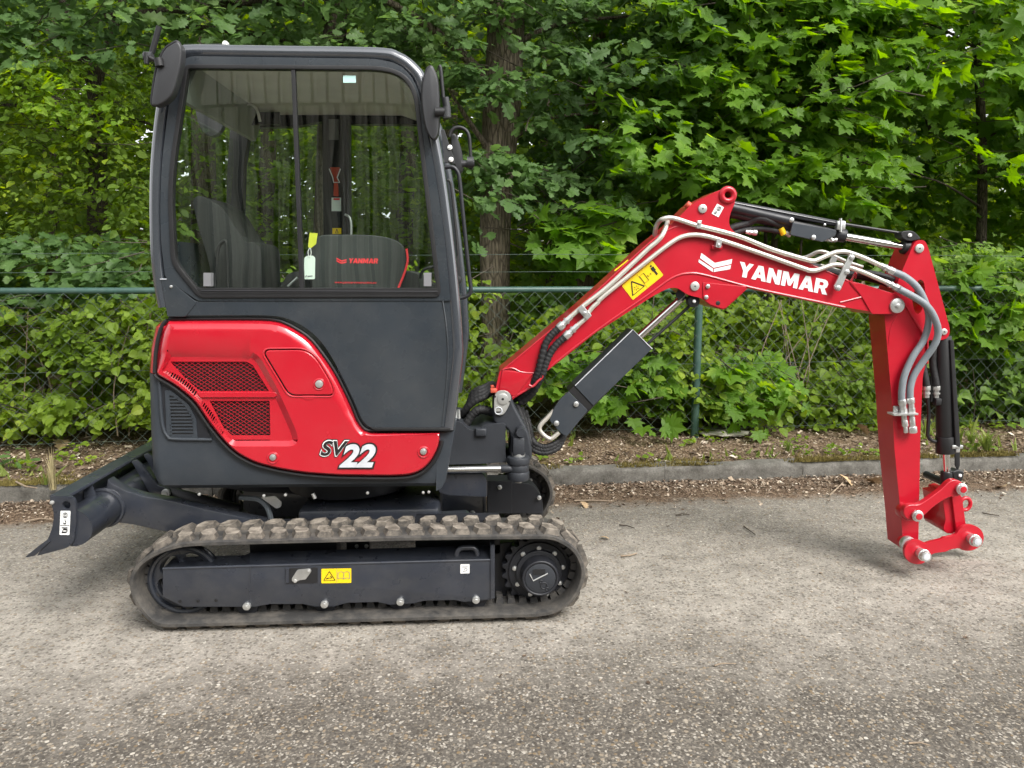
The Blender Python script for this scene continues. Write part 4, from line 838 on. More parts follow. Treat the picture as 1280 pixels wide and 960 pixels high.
for a, c, r_ in ((868.3, 357.8, .021), (878, 261, .02)):
    o = part('pin_cap', disc(U(a, c, YBO) - DU * .008, DU, r_, .014, 26, None, .004), 'pin', boom); part('pin_dimple', disc(U(a, c, YBO) - DU * .0085, DU, .004, .004, 10, None, .001), 'ink', o)
o = part('pin_cap', disc(U(1120, 382, YBO) - DU * .016, DU, .034, .02, 30, None, .004), 'zinc', boom); part('pin_bolt', disc(U(1120, 382, YBO) - DU * .022, DU, .011, .01, 6, None, .001), 'zinc', o)
part('tail_tip', cyl(U(858, 254.5, YBO + .05), U(862, 258, YBO + .05), .016, 12), 'orange', boom)
# prints on the boom
pl_, ph_ = word('YANMAR'); decal('brand_lettering', pl_, (921.5, 344.9), (112.5, 24), (.6, -18.6), YBO, 'white', boom, holes=ph_)
decal('brand_emblem', [[(876.5, 316.2), (893.5, 328.6), (915.3, 323.8), (914, 330), (892, 334.8), (875, 322.6)], [(873.6, 324.2), (891.4, 336), (890.8, 340), (873, 327.6)], [(892.6, 336), (913.6, 331.2), (912.6, 336.4), (891.9, 340)]], (0, 0), (1, 0), (0, 1), YBO, 'white', boom)
W0, WX, WY = (791, 375.2), (38.3, -31.2), (-14, -18.2)
ws = decal('warning_sticker', [rnd(SQ, .05)], W0, WX, WY, YBO, 'yellow', boom)
decal('triangle_print', strokes([(.07, .2), (.45, .2), (.26, .85)], .034, True) + [seg2((.26 + .03 * math.cos(k), .4 + .05 * math.sin(k)), (.26 + .08 * math.cos(k), .4 + .13 * math.sin(k)), .016) for k in (0, 1.05, 2.1, 3.14, 4.2, 5.25)], W0, WX, WY, YBO, 'ink', boom, U, .003)
decal('warning_print', strokes([(.5, .3), (.63, .3), (.63, .78), (.5, .78)], .016, True) + [seg2((.66, .5), (.78, .5), .012), seg2((.66, .5), (.69, .56), .012), seg2((.66, .5), (.69, .44), .012), seg2((.78, .5), (.75, .56), .012), seg2((.78, .5), (.75, .44), .012), seg2((.48, .05), (.48, .95), .006)] + [circ(.885, .82, .028, 10, .055), [(.84, .74), (.93, .74), (.93, .5), (.91, .5), (.91, .24), (.89, .24), (.885, .48), (.88, .24), (.86, .24), (.86, .5), (.84, .5)]], W0, WX, WY, YBO, 'ink', boom, U, .003)
decal('warning_sticker', [[(767.5, 338), (784.5, 324.5), (785.5, 325.5), (769, 339)]], (0, 0), (1, 0), (0, 1), YBO + .0, 'yellow', boom, U, .0005)
H0, HX, HY_ = (889.3, 267), (8.6, 4.6), (7, -12.5)
decal('hook_sticker', [rnd(SQ, .06)], H0, HX, HY_, YBO, 'white', boom); decal('hook_print', strokes(circ(.52, .68, .26, 12, .17), .05, True) + strokes(circ(.52, .68, .12, 8, .08), .04, True) + strokes([(.42, .3), (.3, .28), (.28, .16), (.42, .12), (.5, .2), (.42, .42)], .07), H0, HX, HY_, YBO, 'ink', boom, U, .003)

# boom cylinder under the boom
part('boom_rod', cyl(U(797, 422.5, 3.55), U(856, 369, 3.55), .0172, 24), 'chrome')
bc = part('boom_cylinder', cyl(U(700, 535, 3.55), U(805, 428, 3.55), .042, 24, bev=.006), 'black')
uplate('rod_guard', [(791, 412.2), (815.4, 436.2), (741.6, 507.4), (718, 482)], 3.49, .13, 'grey', bc, .004); part('guard_lip', tube(UL([(719, 482), (791, 412), (815.4, 436.2)], 3.489), .0024, 6), 'silver', bc)
uplate('guard_band', [(718, 482), (741.6, 507.4), (735, 513), (711, 489)], 3.496, .12, 'black', bc, .002)
gp = uplate('guard_plate', rnd([(711, 489.6), (735, 513), (708.5, 546), (700, 541), (687, 525.6), (692, 511), (700, 499)], [1, 2, 3, 3, 2, 4, 4]), 3.488, .014, 'grey', bc, .003); uplate('guard_plate', rnd([(711, 489.6), (735, 513), (708.5, 546), (700, 541), (687, 525.6), (692, 511), (700, 499)], [1, 2, 3, 3, 2, 4, 4]), 3.62, .014, 'grey', bc, .003)
for a, c in ((720, 505), (695.5, 529)): bolt(a, c, 3.488, .013, .01, 'zinc', gp)
part('guard_bow', tube(UL(crom([(693, 513), (684, 522.5), (676, 531), (674.5, 537), (680, 544), (687, 548.4), (692, 546.5), (699, 540.5)], 4), 3.5), .0105, 10), 'pipe', bc)
part('guide_rod', tube(UL([(865.5, 379.5), (807, 432)], 3.55), .0072, 8), 'black'); gw = part('guide_wheel', disc(U(867.5, 376.6, YBO + .02), DU, .028, .05, 22, None, .005), 'black'); bolt(867.5, 376.6, YBO + .02, .008, .008, 'white', gw)
part('cylinder_eye', cyl(U(850, 368, 3.5), U(850, 368, 3.6), .02, 16), 'black')
# hose bundles at the foot
def hoses(name, px, Y, r=.013, n=5, mat='sleeve', parent=None):
    P_ = crom([U(a, c, Y + dy) for a, c, dy in px], n * 2); return part(name, tube(P_, [r * (1 + .09 * ((i % 3) - 1)) for i in range(len(P_))], 9), mat, parent, angle=60)
for k in range(3):
    hoses('foot_hose', [(646 + 5 * k, 505 + 4 * k, .05 + .04 * k), (655 + 3 * k, 530, .04 + .04 * k), (660 + 3 * k, 552 - k, .03), (668 + 3 * k, 563 - 3 * k, .03), (682 + k, 566 - 4 * k, .03), (697, 560 - 4 * k, .04), (704, 548 - 3 * k, .06), (708, 538 - 5 * k, .08)], 3.49, .014)
for k in range(4):
    hoses('swing_hose', [(572 + 3 * k, 524 - k, .1), (580 + 2 * k, 515 - 3 * k, .06), (592, 503 - 4 * k, .04), (606, 496 - 4 * k, .04), (618, 490 - 3 * k, .06 + .03 * k), (634, 500, .1), (650, 497 - 2 * k, .1), (664, 490 - 3 * k, .08)], 3.46 + .04 * k, .0155)
for a, Y in ((600, 3.5), (604, 3.55)): hoses('swing_hose', [(580, 534, 0), (590, 519, 0), (a, 512, .0), (616, 516, .02)], Y, .02)
part('red_fitting', box(U(617, 488, 3.47), (.03, .03, .02), bev=.004), 'orange'); part('red_fitting', box(U(615.5, 483, 3.5), (.016, .02, .012), bev=.003), 'orange')
def ribbed(px, r):
    P_ = crom(px, 9); return tube(P_, [r * (1 + .1 * ((i % 3) - 1)) for i in range(len(P_))], 10)
# pipes along the boom
YP = YBO - .016
def pipe(name, px, r=.0105, Y=YP, mat='pipe', n=5): return part(name, tube(crom([U(q[0], q[1], Y + (q[2] if len(q) > 2 else 0)) for q in px], n), r, 12), mat, boom)
pipe('boom_pipe', [(706, 402), (729, 382.5), (759, 359), (795, 325.5), (812, 309.5), (820, 303), (827, 295.5), (831, 288, .01), (833.5, 280.5, .03), (834.5, 277, .07)])
pipe('boom_pipe', [(818.5, 294, .07), (819.5, 286, .05), (823, 278, .03), (829, 273.8, .0), (842, 272.8), (873, 282.4), (922, 295), (965, 311.8), (1005, 323.8), (1015.5, 326), (1022, 324.6), (1040, 316.8), (1050, 314.7), (1060, 315.4), (1080, 322.5), (1101, 332)], mat='pipe')
pipe('boom_pipe', [(716, 412), (724, 405), (733, 397), (736, 390.5), (741, 384), (747, 378.5), (755, 370), (812, 324), (835, 306.3), (850, 297), (865, 293.6), (880, 294.7), (899, 299.6), (950, 316.5), (1004, 335.5), (1014, 338.2), (1022, 337.5), (1038, 331.8), (1046, 330.8), (1056, 332.6), (1076, 339.2), (1092, 346), (1107, 352.6)])
pipe('far_pipe', [(985, 322, .2), (1006, 322, .2), (1022, 315, .2), (1032, 315.6, .2), (1044, 321, .2), (1060, 328, .2), (1078, 334, .2)], .0095)
pipe('far_pipe', [(1025, 332, .2), (1040, 336, .2), (1052, 340, .2)], .0095)
def fitting(px, Y, r=.0155, mat='zinc', parent=None):
    p, q = U(*px[0], Y), U(*px[1], Y); d = q - p; b = cyl(p, p + d * .3, r * .85, 6); cyl(p + d * .3, p + d * .42, r * 1.15, 16, b); cyl(p + d * .42, p + d * .62, r * .9, 6, b); cyl(p + d * .62, q, r * 1.2, 16, b, bev=.002)
    return part('hose_fitting', b, mat, parent or boom)
fitting([(714, 395.5), (698, 410.5)], YP); fitting([(722, 406.5), (706, 421.5)], YP)
part('boom_hose', ribbed([U(699, 409.5, YP), U(690, 418, YP), U(682, 430, YP), U(677, 448, YP), U(673, 464, YP + .005), U(668, 476, YP + .02), U(660, 488, YP + .05), U(648, 498, YP + .08)], .0165), 'sleeve', boom, angle=60)
part('boom_hose', ribbed([U(707, 420.5, YP), U(697, 429, YP), U(688, 441, YP), U(682, 455, YP), U(678, 468, YP + .005), U(672, 480, YP + .02), U(664, 493, YP + .05), U(650, 504, YP + .08)], .0165), 'sleeve', boom, angle=60)
part('hose_hook', tube(UL(crom([(661, 481), (666, 483), (672, 477), (678, 471), (677, 466)], 4), YBO - .02), .006, 8), 'red', boom)
for px in ([(728, 381), (740, 394.5), (734, 400.5), (721.5, 387)],): cl_ = uplate('pipe_clamp', rnd(px, 1), YP - .018, .03, 'zinc', boom, .003); part('clamp_bolt', disc(U(731, 391.5, YP - .019) - DU * .004, DU, .009, .008, 14, None, .002), 'zinc', cl_)
for px, bb in (([(872, 275.5), (877.5, 275.5), (876.5, 286), (870.5, 285)], (874, 279)), ([(896.5, 297), (903, 299), (901.5, 310), (894.5, 309)], (898.5, 306))): cl_ = uplate('pipe_clip', rnd(px, 1), YP - .014, .026, 'zinc', boom, .003); part('clamp_bolt', disc(U(*bb, YP - .015) - DU * .003, DU, .006, .006, 12, None, .001), 'zinc', cl_)
part('clip_pad', box(U(896, 309, YBO - .004), (.05, .016, .02), bev=.004), 'boom_red', boom)
cl_ = uplate('pipe_bracket', rnd([(1064, 315), (1070, 317), (1051, 362.5), (1048, 364.5), (1044, 362), (1043.5, 357), (1057, 328)], [1, 2, 3, 3, 3, 2, 1]), YP - .022, .01, 'zinc', boom, .002)
for a, c in ((1047.8, 360), (1059, 340), (1065, 322)): part('clamp_bolt', disc(U(a, c, YP - .023) - DU * .006, DU, .0105, .01, 14, None, .003), 'zinc', cl_)
uplate('pipe_bracket', [(1040, 319), (1047, 321), (1043, 336), (1035, 333)], YP + .17, .01, 'zinc', boom, .002)
part('guard_loop', tube(UL(crom([(1063, 353), (1068, 343), (1070, 341.5), (1069, 348)], 3), YBO + .01), .005, 8), 'red', boom)
for k in range(3): part('top_hose', tube(crom([U(948 + 20 * k, 310 + 4 * k, YBO + .06 + .04 * k), U(990, 321, YBO + .06 + .03 * k), U(1020, 333, YBO + .06 + .03 * k), U(1050, 343 - k, YBO + .05 + .03 * k), U(1080, 341 + 3 * k, YBO + .05 + .03 * k), U(1104, 345 + 4 * k, YBO + .06 + .03 * k), U(1122, 352 + 4 * k, YBO + .08)], 4), .014, 8), 'sleeve', boom)

# arm cylinder above the boom
YA = 3.55
ac = part('arm_cylinder', cyl(U(908, 264, YA), U(1046, 293, YA), .0265, 24, bev=.004), 'black'); part('cylinder_tube', cyl(U(912, 259, YA - .02), U(990, 277, YA - .02), .022, 24), 'dark', ac)
part('guard_rail', prism(UL([(917, 250.5), (1055, 277), (1055, 284.5), (915, 259)], YA - .03), DU * .06, .008, 3), 'dark', ac); part('guard_seam', tube(UL([(917, 253.5), (1050, 279.5)], YA - .031), .003, 6), 'navy', ac)
gp = uplate('guard_plate', rnd([(991, 278), (1046, 287.5), (1045, 294), (1028.5, 302.5), (987.5, 293.5)], 2), YA - .045, .012, 'grey', ac, .003); bolt(1016.5, 297, YA - .045, .011, .008, 'zinc', gp)
bolt(988.6, 275.2, YA - .035, .011, .012, 'zinc', ac); bolt(1030.6, 281, YA - .04, .006, .006, 'zinc', ac)
part('arm_hose', tube(crom([U(908, 288, YA), U(920, 283, YA), U(935, 279, YA), U(948, 273, YA - .02), U(962, 276, YA - .02), U(978, 283, YA), U(990, 288, YA)], 5), .017, 10), 'sleeve', ac); part('arm_hose', tube(crom([U(915, 292, YA), U(935, 287, YA), U(955, 286, YA), U(975, 289.5, YA)], 5), .013, 10), 'sleeve', ac)
part('cable_tie', tube([U(976, 285, YA - .01), U(980, 293, YA - .01)], .014, 10), 'yellow', ac)
for p in ([(932, 290), (946, 291)], [(980, 290), (988, 294)]): fitting(p, YA - .01, .011, 'pin', ac)
part('cylinder_head', cyl(U(1043, 292.5, YA), U(1056, 295, YA), .031, 20, bev=.004), 'dark', ac); b = box(U(1050, 282, YA - .03), (.04, .03, .04), bev=.005); cyl(U(1050.5, 273, YA - .04), U(1050.5, 290, YA - .04), .007, 8, b); part('rod_clip', b, 'zinc', ac)
for p in ([(1031, 300), (1040, 298.5)], [(1036, 301), (1046, 299.5)]): fitting(p, YA - .02, .008, 'zinc', ac)
part('arm_rod', cyl(U(1054, 295.5, YA), U(1131, 309, YA), .0172, 22), 'chrome'); part('guide_rod', tube(UL([(1054, 279.8), (1129, 291.8)], YA), .0062, 8), 'black')
ge_ = part('rod_end', cyl(U(1127, 308.5, YA), U(1150, 311, YA), .032, 22, bev=.006), 'black'); uplate('guide_end', rnd([(1126, 290), (1134, 288), (1142, 288.5), (1150, 296), (1151, 299), (1136, 302), (1127, 297)], [4, 4, 4, 5, 2, 5, 4]), YA - .04, .06, 'black', ge_, .01, seg=3); bolt(1137, 294, YA - .04, .009, .006, 'white', ge_)

# ---------------------------------------------------------------- arm (dipper)
YAR = 3.50
arm_px = rnd([(1143, 303), (1149, 299.5), (1156, 300.5), (1160, 308), (1188, 413), (1185.5, 422), (1177, 425.5), (1160, 425), (1159.5, 430), (1157.5, 456), (1153.5, 468), (1150.6, 541), (1148, 676), (1140, 690), (1129.6, 688), (1126.8, 652), (1118, 560), (1115, 504), (1105.6, 394), (1110, 378), (1120, 358), (1127.5, 339)],
    [6, 6, 6, 8, 8, 6, 6, 2, 4, 14, 10, 8, 4, 5, 2, 0, 0, 0, 3, 6, 6, 6], 4)
slot = rnd([(1147, 352), (1150, 349), (1155, 352), (1157, 368), (1155, 378), (1152, 389), (1147.5, 393.5), (1143.5, 390), (1142, 384), (1140, 374)], 3, 3)
armo = uplate('arm', arm_px, YAR, .15, 'boom_red', None, .005, holes=[slot], label='red dipper arm standing upright')
uplate('arm_rib', [(1131, 381), (1133.5, 381), (1161, 425.5), (1161, 455), (1158.7, 455), (1158.7, 427.5)], YAR - .008, .01, 'boom_red', armo, .003)
part('weld_bead', tube(UL(crom([(1129, 384), (1120, 396), (1113, 412), (1110.5, 430)], 5), YAR - .0005), .0022, 6), 'boom_red', armo)
for a, c, r_ in ((1148.8, 310.7, .0205), (1179.5, 414.6, .0155)):
    o = part('pin_cap', disc(U(a, c, YAR) - DU * .008, DU, r_, .014, 24, None, .004), 'pin', armo); part('pin_dimple', disc(U(a, c, YAR) - DU * .0085, DU, .004, .004, 10, None, .001), 'ink', armo)
# grey hoses and couplings on the arm
YH = YAR - .03
fitting([(1100, 331.5), (1117, 340)], YH, .0145, 'zinc', armo); fitting([(1106, 352), (1125, 362)], YH, .0145, 'zinc', armo)
part('arm_hose', tube(crom([U(1116, 339.5, YH), U(1131, 346, YH - .01), U(1147, 360, YH - .02), U(1158, 382, YH - .02), U(1161, 400, YH - .012), U(1155, 424, YH), U(1141, 446, YH), U(1131, 468, YH), U(1127.5, 486, YH), U(1127, 501, YH)], 6), .0155, 14), 'hose', armo)
part('arm_hose', tube(crom([U(1124, 361.5, YH - .03), U(1142, 371, YH - .04), U(1158, 382, YH - .05), U(1168, 397, YH - .05), U(1172.5, 415, YH - .04), U(1168, 431, YH - .03), U(1155, 450, YH - .01), U(1143, 468, YH), U(1138, 484, YH), U(1137.5, 499, YH)], 6), .0155, 14), 'hose', armo)
for a, y0_, y1_ in ((1127.5, 499, 541), (1138, 497, 541)):
    pt = lambda y_: U(a + (y_ - 500) * (.12 if a < 1130 else .08), y_, YH)
    b = cyl(pt(y0_), pt(y0_ + 7), .018, 16, bev=.003); cyl(pt(y0_ + 7), pt(y0_ + 14), .0145, 6, b); cyl(pt(y0_ + 13), pt(y0_ + 19), .017, 6, b); cyl(pt(y0_ + 19), pt(y0_ + 27), .012, 14, b)
    if a < 1130: cyl(pt(y0_ + 26), pt(y0_ + 34), .014, 16, b, bev=.003); cyl(pt(y0_ + 34), pt(y1_), .0095, 14, b, bev=.002)
    else: cyl(pt(y0_ + 24), pt(y0_ + 38), .0135, 16, b, bev=.003); cyl(pt(y0_ + 36), pt(y1_), .019, 18, b, bev=.003)
    part('quick_coupling', b, 'zinc', armo)
b = prism(UL([(1117, 517.5), (1148, 516.5), (1148, 519), (1117.5, 520)], YH - .03), DU * .06, .001); prism(UL(rnd([(1117, 507.5), (1124, 507.5), (1124, 520), (1117, 520)], 1.5), YAR - .012), DU * .008, .001, bm=b); part('coupling_bracket', b, 'zinc', armo); bolt(1120.5, 512.5, YAR - .013, .008, .006, 'zinc', armo)
# bucket cylinder behind the arm
YK = 3.54
bk = part('bucket_cylinder', cyl(U(1178.3, 420, YK), U(1181.2, 565, YK), .037, 26, bev=.005), 'black'); part('cylinder_head', cyl(U(1181.6, 545, YK), U(1181.8, 566, YK), .0425, 26, bev=.003), 'black', bk)
uplate('guard_rail', [(1187.5, 425), (1192.6, 425), (1201.3, 560), (1194.8, 560)], YK - .045, .05, 'black', bk, .005, seg=2); part('guard_strip', prism(UL([(1194, 560), (1200, 560), (1200, 582), (1197.5, 588), (1194.5, 582)], YK - .005), DU * .008, .001), 'black', bk)
part('guide_clip', box(U(1195, 558, YK - .03), (.055, .03, .018), bev=.005), 'zinc', bk); part('clip_nut', box(U(1196, 562.5, YK - .03), (.02, .02, .02), bev=.003), 'zinc', bk)
part('bucket_rod', cyl(U(1182.5, 564, YK), U(1184, 594, YK), .0175, 22), 'chrome'); part('rod_end', cyl(U(1184, 589, YK), U(1183, 606, YK), .029, 22, bev=.006), 'black')
ge_ = uplate('guide_end', rnd([(1190, 590), (1198, 587), (1206, 590), (1204, 600), (1200, 603), (1192, 599)], 3), YK - .03, .05, 'black', None, .008, seg=3); bolt(1199.8, 594.3, YK - .03, .008, .006, 'white', ge_)
for a, q, c in ((1171, 1166, 497), (1158.5, 1160, 497)):
    part('cylinder_hose', tube(crom([U(a - 4, 435, YK), U(a - 5, 455, YK), U(a - 1, 478, YK - .01), U(a - .5, 485, YK - .01)], 4), .0165, 10), 'sleeve', bk); fitting([(a - .5, 497), (a - .3, 482)], YK - .01, .0145, 'pin', bk)
part('cylinder_port', box(U(1171.5, 502, YK - .015), (.03, .03, .035), bev=.006), 'black', bk)
part('cylinder_pipe', tube(crom([U(1159, 496, YK), U(1161, 515, YK), U(1160, 535, YK), U(1160, 545, YK), U(1164, 550, YK), U(1170, 552, YK)], 5), .0085, 8), 'black', bk); part('cylinder_pipe', tube(crom([U(1164, 470, YK), U(1164.5, 495, YK), U(1164, 502, YK)], 4), .0085, 8), 'black', bk)
# linkage and quick hitch
def pinset(a, c, Y, r=.022, red=True, ln=.035, par=None):
    b = cyl(U(a, c, Y) - DU * ln, U(a, c, Y), r, 24, bev=.004); o = part('hitch_pin', b, 'zinc', par)
    part('pin_core', disc(U(a, c, Y) - DU * (ln + .002), DU, r * .7, .006, 20, None, .002), 'red' if red else 'silver', o)
    part('locking_ring', tube([U(a, c, Y) - DU * ln * .6 + Vector((r * 1.05 * math.cos(t_), 0, r * 1.05 * math.sin(t_))) for t_ in [2 * math.pi * i / 20 for i in range(20)]], .004, 6, closed=True), 'zinc', o)
    part('locking_bolt', cyl(U(a - 2.5, c - r * 310, Y) - DU * ln * .6, U(a + 3, c + r * 320, Y) - DU * ln * .6, .005, 8), 'zinc', o)
    return o
link_px = rnd([(1129, 640), (1132, 633), (1139, 630.5), (1148, 631), (1156, 627), (1178, 611), (1186, 602), (1194, 599), (1202, 602), (1206, 609), (1205, 617), (1198, 621), (1188, 621), (1170, 631), (1154, 646), (1147, 651), (1138, 652), (1131, 647)], [4, 4, 4, 4, 10, 10, 5, 5, 5, 4, 4, 5, 6, 12, 8, 4, 4, 4], 4)
for Y in (3.42, 3.68): lk = uplate('hitch_link', link_px, Y, .03, 'boom_red', None, .006, seg=3)
part('link_boss', cyl(U(1136, 642, 3.45), U(1136, 642, 3.45) + DU * .06, .036, 26, bev=.004), 'boom_red'); part('cross_pin', cyl(U(1140, 643, 3.45), U(1140, 643, 3.45) + DU * .06, .02, 18), 'zinc'); part('cross_pin', cyl(U(1195, 610, 3.45), U(1195, 610, 3.45) + DU * .25, .017, 18), 'dark')
pinset(1144.6, 643.5, 3.425, .0225, True, .03); pinset(1199.5, 610, 3.425, .0225, True, .03)
uplate('hitch_arm', rnd([(1190, 620), (1200, 618), (1203, 622), (1208, 659), (1203, 664), (1196, 668)], 2), 3.46, .2, 'boom_red', None, .006)
uplate('hitch_arm', rnd([(1178, 622), (1191, 620), (1197, 661), (1190, 668), (1182, 666), (1179, 661), (1182, 650)], [1, 1, 2, 4, 3, 3, 3]), 3.475, .17, 'boom_red', None, .008)
part('tow_ring', tube([U(1206.5, 630, 3.56) + Vector((.026 * math.cos(t_), 0, .03 * math.sin(t_))) for t_ in [2 * math.pi * i / 28 for i in range(28)]], .0095, 10, closed=True), 'boom_red')
hp = [(1131.5, 697), (1130, 688), (1134, 679), (1143, 674), (1152, 676), (1157, 679.5), (1160, 678), (1172, 675), (1177, 674), (1179, 672), (1186, 671), (1196, 668), (1199, 661), (1207, 656), (1218, 656.5), (1227, 662), (1230.5, 671), (1228, 681), (1219, 687), (1211, 689), (1203, 688), (1199, 685), (1186, 687.5), (1184, 689.5), (1176, 690.5), (1166, 692), (1161, 697), (1157, 703), (1148, 706), (1138, 704)]
hp = rnd(hp, 4, 3)
for Y in (3.425, 3.66): hq = uplate('hitch_plate', hp, Y, .016, 'boom_red', None, .004)
part('hitch_spacer', cyl(U(1138, 683, 3.44), U(1138, 683, 3.44) + DU * .07, .03, 24), 'boom_red'); part('spacer_rim', cyl(U(1137, 681, 3.445), U(1137, 681, 3.445) + DU * .03, .036, 24, bev=.003), 'zinc')
part('cross_pin', cyl(U(1212, 673, 3.44), U(1212, 673, 3.44) + DU * .22, .022, 20), 'zinc')
pinset(1149.5, 690.5, 3.425, .024, False, .06); pinset(1213, 672.5, 3.425, .024, False, .055)

# ================================================================ FENCE
def FY(x): return KY(x) + .84
FX0, FX1 = -9.4, 9.4
fen = empty('chain_link_fence', (0, FY(0), .14), 'dark green chain link fence with tube top rail running along the verge', 'fence')
def FP(px, py, D=0):     # point on the upright plane D metres behind the fence
    d = ray(px, py); return CAM + d * ((FY(0) + D) / (d.y - .053 * d.x))
RZ = FP(700, 362, 0).z
b = tube([(FX0, FY(FX0), RZ), (FX1, FY(FX1), RZ)], .024, 14); obj('top_rail', b, M['fence'], fen)
for k in range(-3, 4):
    x_ = 1.845 + 3.0 * k; obj('rail_sleeve', tube([(x_ + .7, FY(x_ + .7), RZ), (x_ + .78, FY(x_ + .78), RZ)], .027, 14), M['fence'], fen)
    if k in (-3, -2, -1, 0, 1, 2): obj('fence_post', cyl((x_, FY(x_) - .004, .02), (x_, FY(x_) - .004, RZ - .02), .031, 18), M['fence'], fen)
for z_ in (RZ + .13, RZ + .26, .72, .2):
    b = tube([(x_, FY(x_) - .012, z_ + .006 * math.sin(x_ * 2.1)) for x_ in lin(FX0, FX1, 40)], .0017, 5); obj('tension_wire', b, M['wire'], fen)
b = bmesh.new(); sp = .058; nw = int((FX1 - FX0) / sp); top = RZ - .015; nz_ = int((top - .16) / sp)
for i in range(nw):
    x_ = FX0 + i * sp; pts = []
    for j in range(nz_ + 1):
        s_ = 1 if (i + j) % 2 else -1; xx = x_ + s_ * sp / 2; pts.append((xx + .004 * mn.noise((xx * 2, j * .3, 0)), FY(xx) - .028 + s_ * .0018, top - j * sp))
    tube(pts, .0019, 3, b, caps=False)
tag(obj('wire_mesh', b, M['wire'], fen, fixn=False), kind='stuff')

# ================================================================ VEGETATION
def leaf_mat(name, lo, mid, hi, trans=.35, rough=.5, spec=.27):
    m, t, p, o = nodes(name); ge = N(t, 'ShaderNodeNewGeometry'); oi = N(t, 'ShaderNodeObjectInfo')
    ad = N(t, 'ShaderNodeMath', operation='ADD'); L(t, ge.outputs['Random Per Island'], ad.inputs[0]); L(t, oi.outputs['Random'], ad.inputs[1])
    fr = N(t, 'ShaderNodeMath', operation='FRACT'); L(t, ad.outputs[0], fr.inputs[0])
    nz = N(t, 'ShaderNodeTexNoise', Scale=1.6, Detail=2.0); L(t, ge.outputs['Position'], nz.inputs['Vector'])
    mr = N(t, 'ShaderNodeMapRange'); L(t, nz.outputs[0], mr.inputs[0]); mr.inputs[1].default_value = .3; mr.inputs[2].default_value = .7
    mm = N(t, 'ShaderNodeMath', operation='MULTIPLY_ADD'); L(t, fr.outputs[0], mm.inputs[0]); mm.inputs[1].default_value = .55; L(t, mr.outputs[0], mm.inputs[2])
    r_ = ramp(t, [(.2, lo), (.8, mid), (1.35 / 1.55, hi)]); dv = N(t, 'ShaderNodeMath', operation='DIVIDE'); L(t, mm.outputs[0], dv.inputs[0]); dv.inputs[1].default_value = 1.55; L(t, dv.outputs[0], r_.inputs[0])
    L(t, r_.outputs[0], p.inputs['Base Color']); p.inputs['Roughness'].default_value = rough; p.inputs['Specular IOR Level'].default_value = spec
    tl = N(t, 'ShaderNodeBsdfTranslucent'); hs_ = N(t, 'ShaderNodeHueSaturation'); hs_.inputs['Hue'].default_value = .485; hs_.inputs['Saturation'].default_value = 1.15; hs_.inputs['Value'].default_value = 1.9; L(t, r_.outputs[0], hs_.inputs['Color']); L(t, hs_.outputs[0], tl.inputs[0])
    mx = N(t, 'ShaderNodeMixShader'); mx.inputs[0].default_value = trans; L(t, p.outputs[0], mx.inputs[1]); L(t, tl.outputs[0], mx.inputs[2]); L(t, mx.outputs[0], o.inputs[0]); return m
LM = {'oak': leaf_mat('oak_leaf', (.075, .14, .045), (.115, .2, .06), (.2, .3, .115), .48), 'maple': leaf_mat('maple_leaf', (.09, .18, .022), (.145, .27, .034), (.24, .37, .055), .55),
      'small': leaf_mat('small_leaf', (.085, .15, .024), (.15, .23, .03), (.31, .4, .04), .55), 'hazel': leaf_mat('hazel_leaf', (.13, .21, .026), (.21, .3, .04), (.33, .41, .065), .52),
      'ivy': leaf_mat('ivy_leaf', (.085, .16, .03), (.145, .24, .042), (.23, .33, .06), .48), 'far': leaf_mat('far_leaf', (.1, .17, .022), (.17, .25, .03), (.31, .4, .04), .6)}
LM['backlit'] = leaf_mat('backlit_leaf', (.14, .24, .03), (.22, .33, .035), (.36, .45, .05), .58)  # brighter yellow green: light through the lime leaves painted into their colour
def bark_mat(name, a, c, sc=9):
    m, t, p, o = nodes(name); ge = N(t, 'ShaderNodeNewGeometry'); mp = N(t, 'ShaderNodeMapping'); mp.inputs['Scale'].default_value = (sc * 3, sc * 3, sc * .55); L(t, ge.outputs['Position'], mp.inputs[0])
    n1 = N(t, 'ShaderNodeTexNoise', Scale=1.6, Detail=8.0, Roughness=.7); L(t, mp.outputs[0], n1.inputs['Vector']); v = N(t, 'ShaderNodeTexVoronoi', Scale=1.3, feature='DISTANCE_TO_EDGE'); L(t, mp.outputs[0], v.inputs['Vector'])
    r_ = ramp(t, [(.3, a), (.7, c)]); L(t, n1.outputs[0], r_.inputs[0]); r2 = ramp(t, [(0, (.3,) * 3), (.16, (1,) * 3)]); L(t, v.outputs[0], r2.inputs[0])
    L(t, mixc(t, .85, r_.outputs[0], r2.outputs[0], 'MULTIPLY'), p.inputs['Base Color']); p.inputs['Roughness'].default_value = .9; p.inputs['Specular IOR Level'].default_value = .15
    h = N(t, 'ShaderNodeMath', operation='MULTIPLY'); L(t, r2.outputs[0], h.inputs[0]); L(t, n1.outputs[0], h.inputs[1]); b = N(t, 'ShaderNodeBump', Strength=1.0, Distance=.02); L(t, h.outputs[0], b.inputs['Height']); L(t, b.outputs[0], p.inputs['Normal']); return m
M['oakbark'] = bark_mat('oak_bark', (.12, .098, .074), (.27, .225, .168)); M['bark'] = bark_mat('dark_bark', (.07, .058, .044), (.15, .125, .095), 16); M['dead'] = bark_mat('barkless_wood', (.2, .14, .1), (.36, .27, .2), 12)
M['twig'] = paint('twig_bark', (.06, .046, .034), .8, var=.3, scale=20); M['drytwig'] = paint('dry_twig', (.26, .2, .14), .85, var=.25, scale=30)

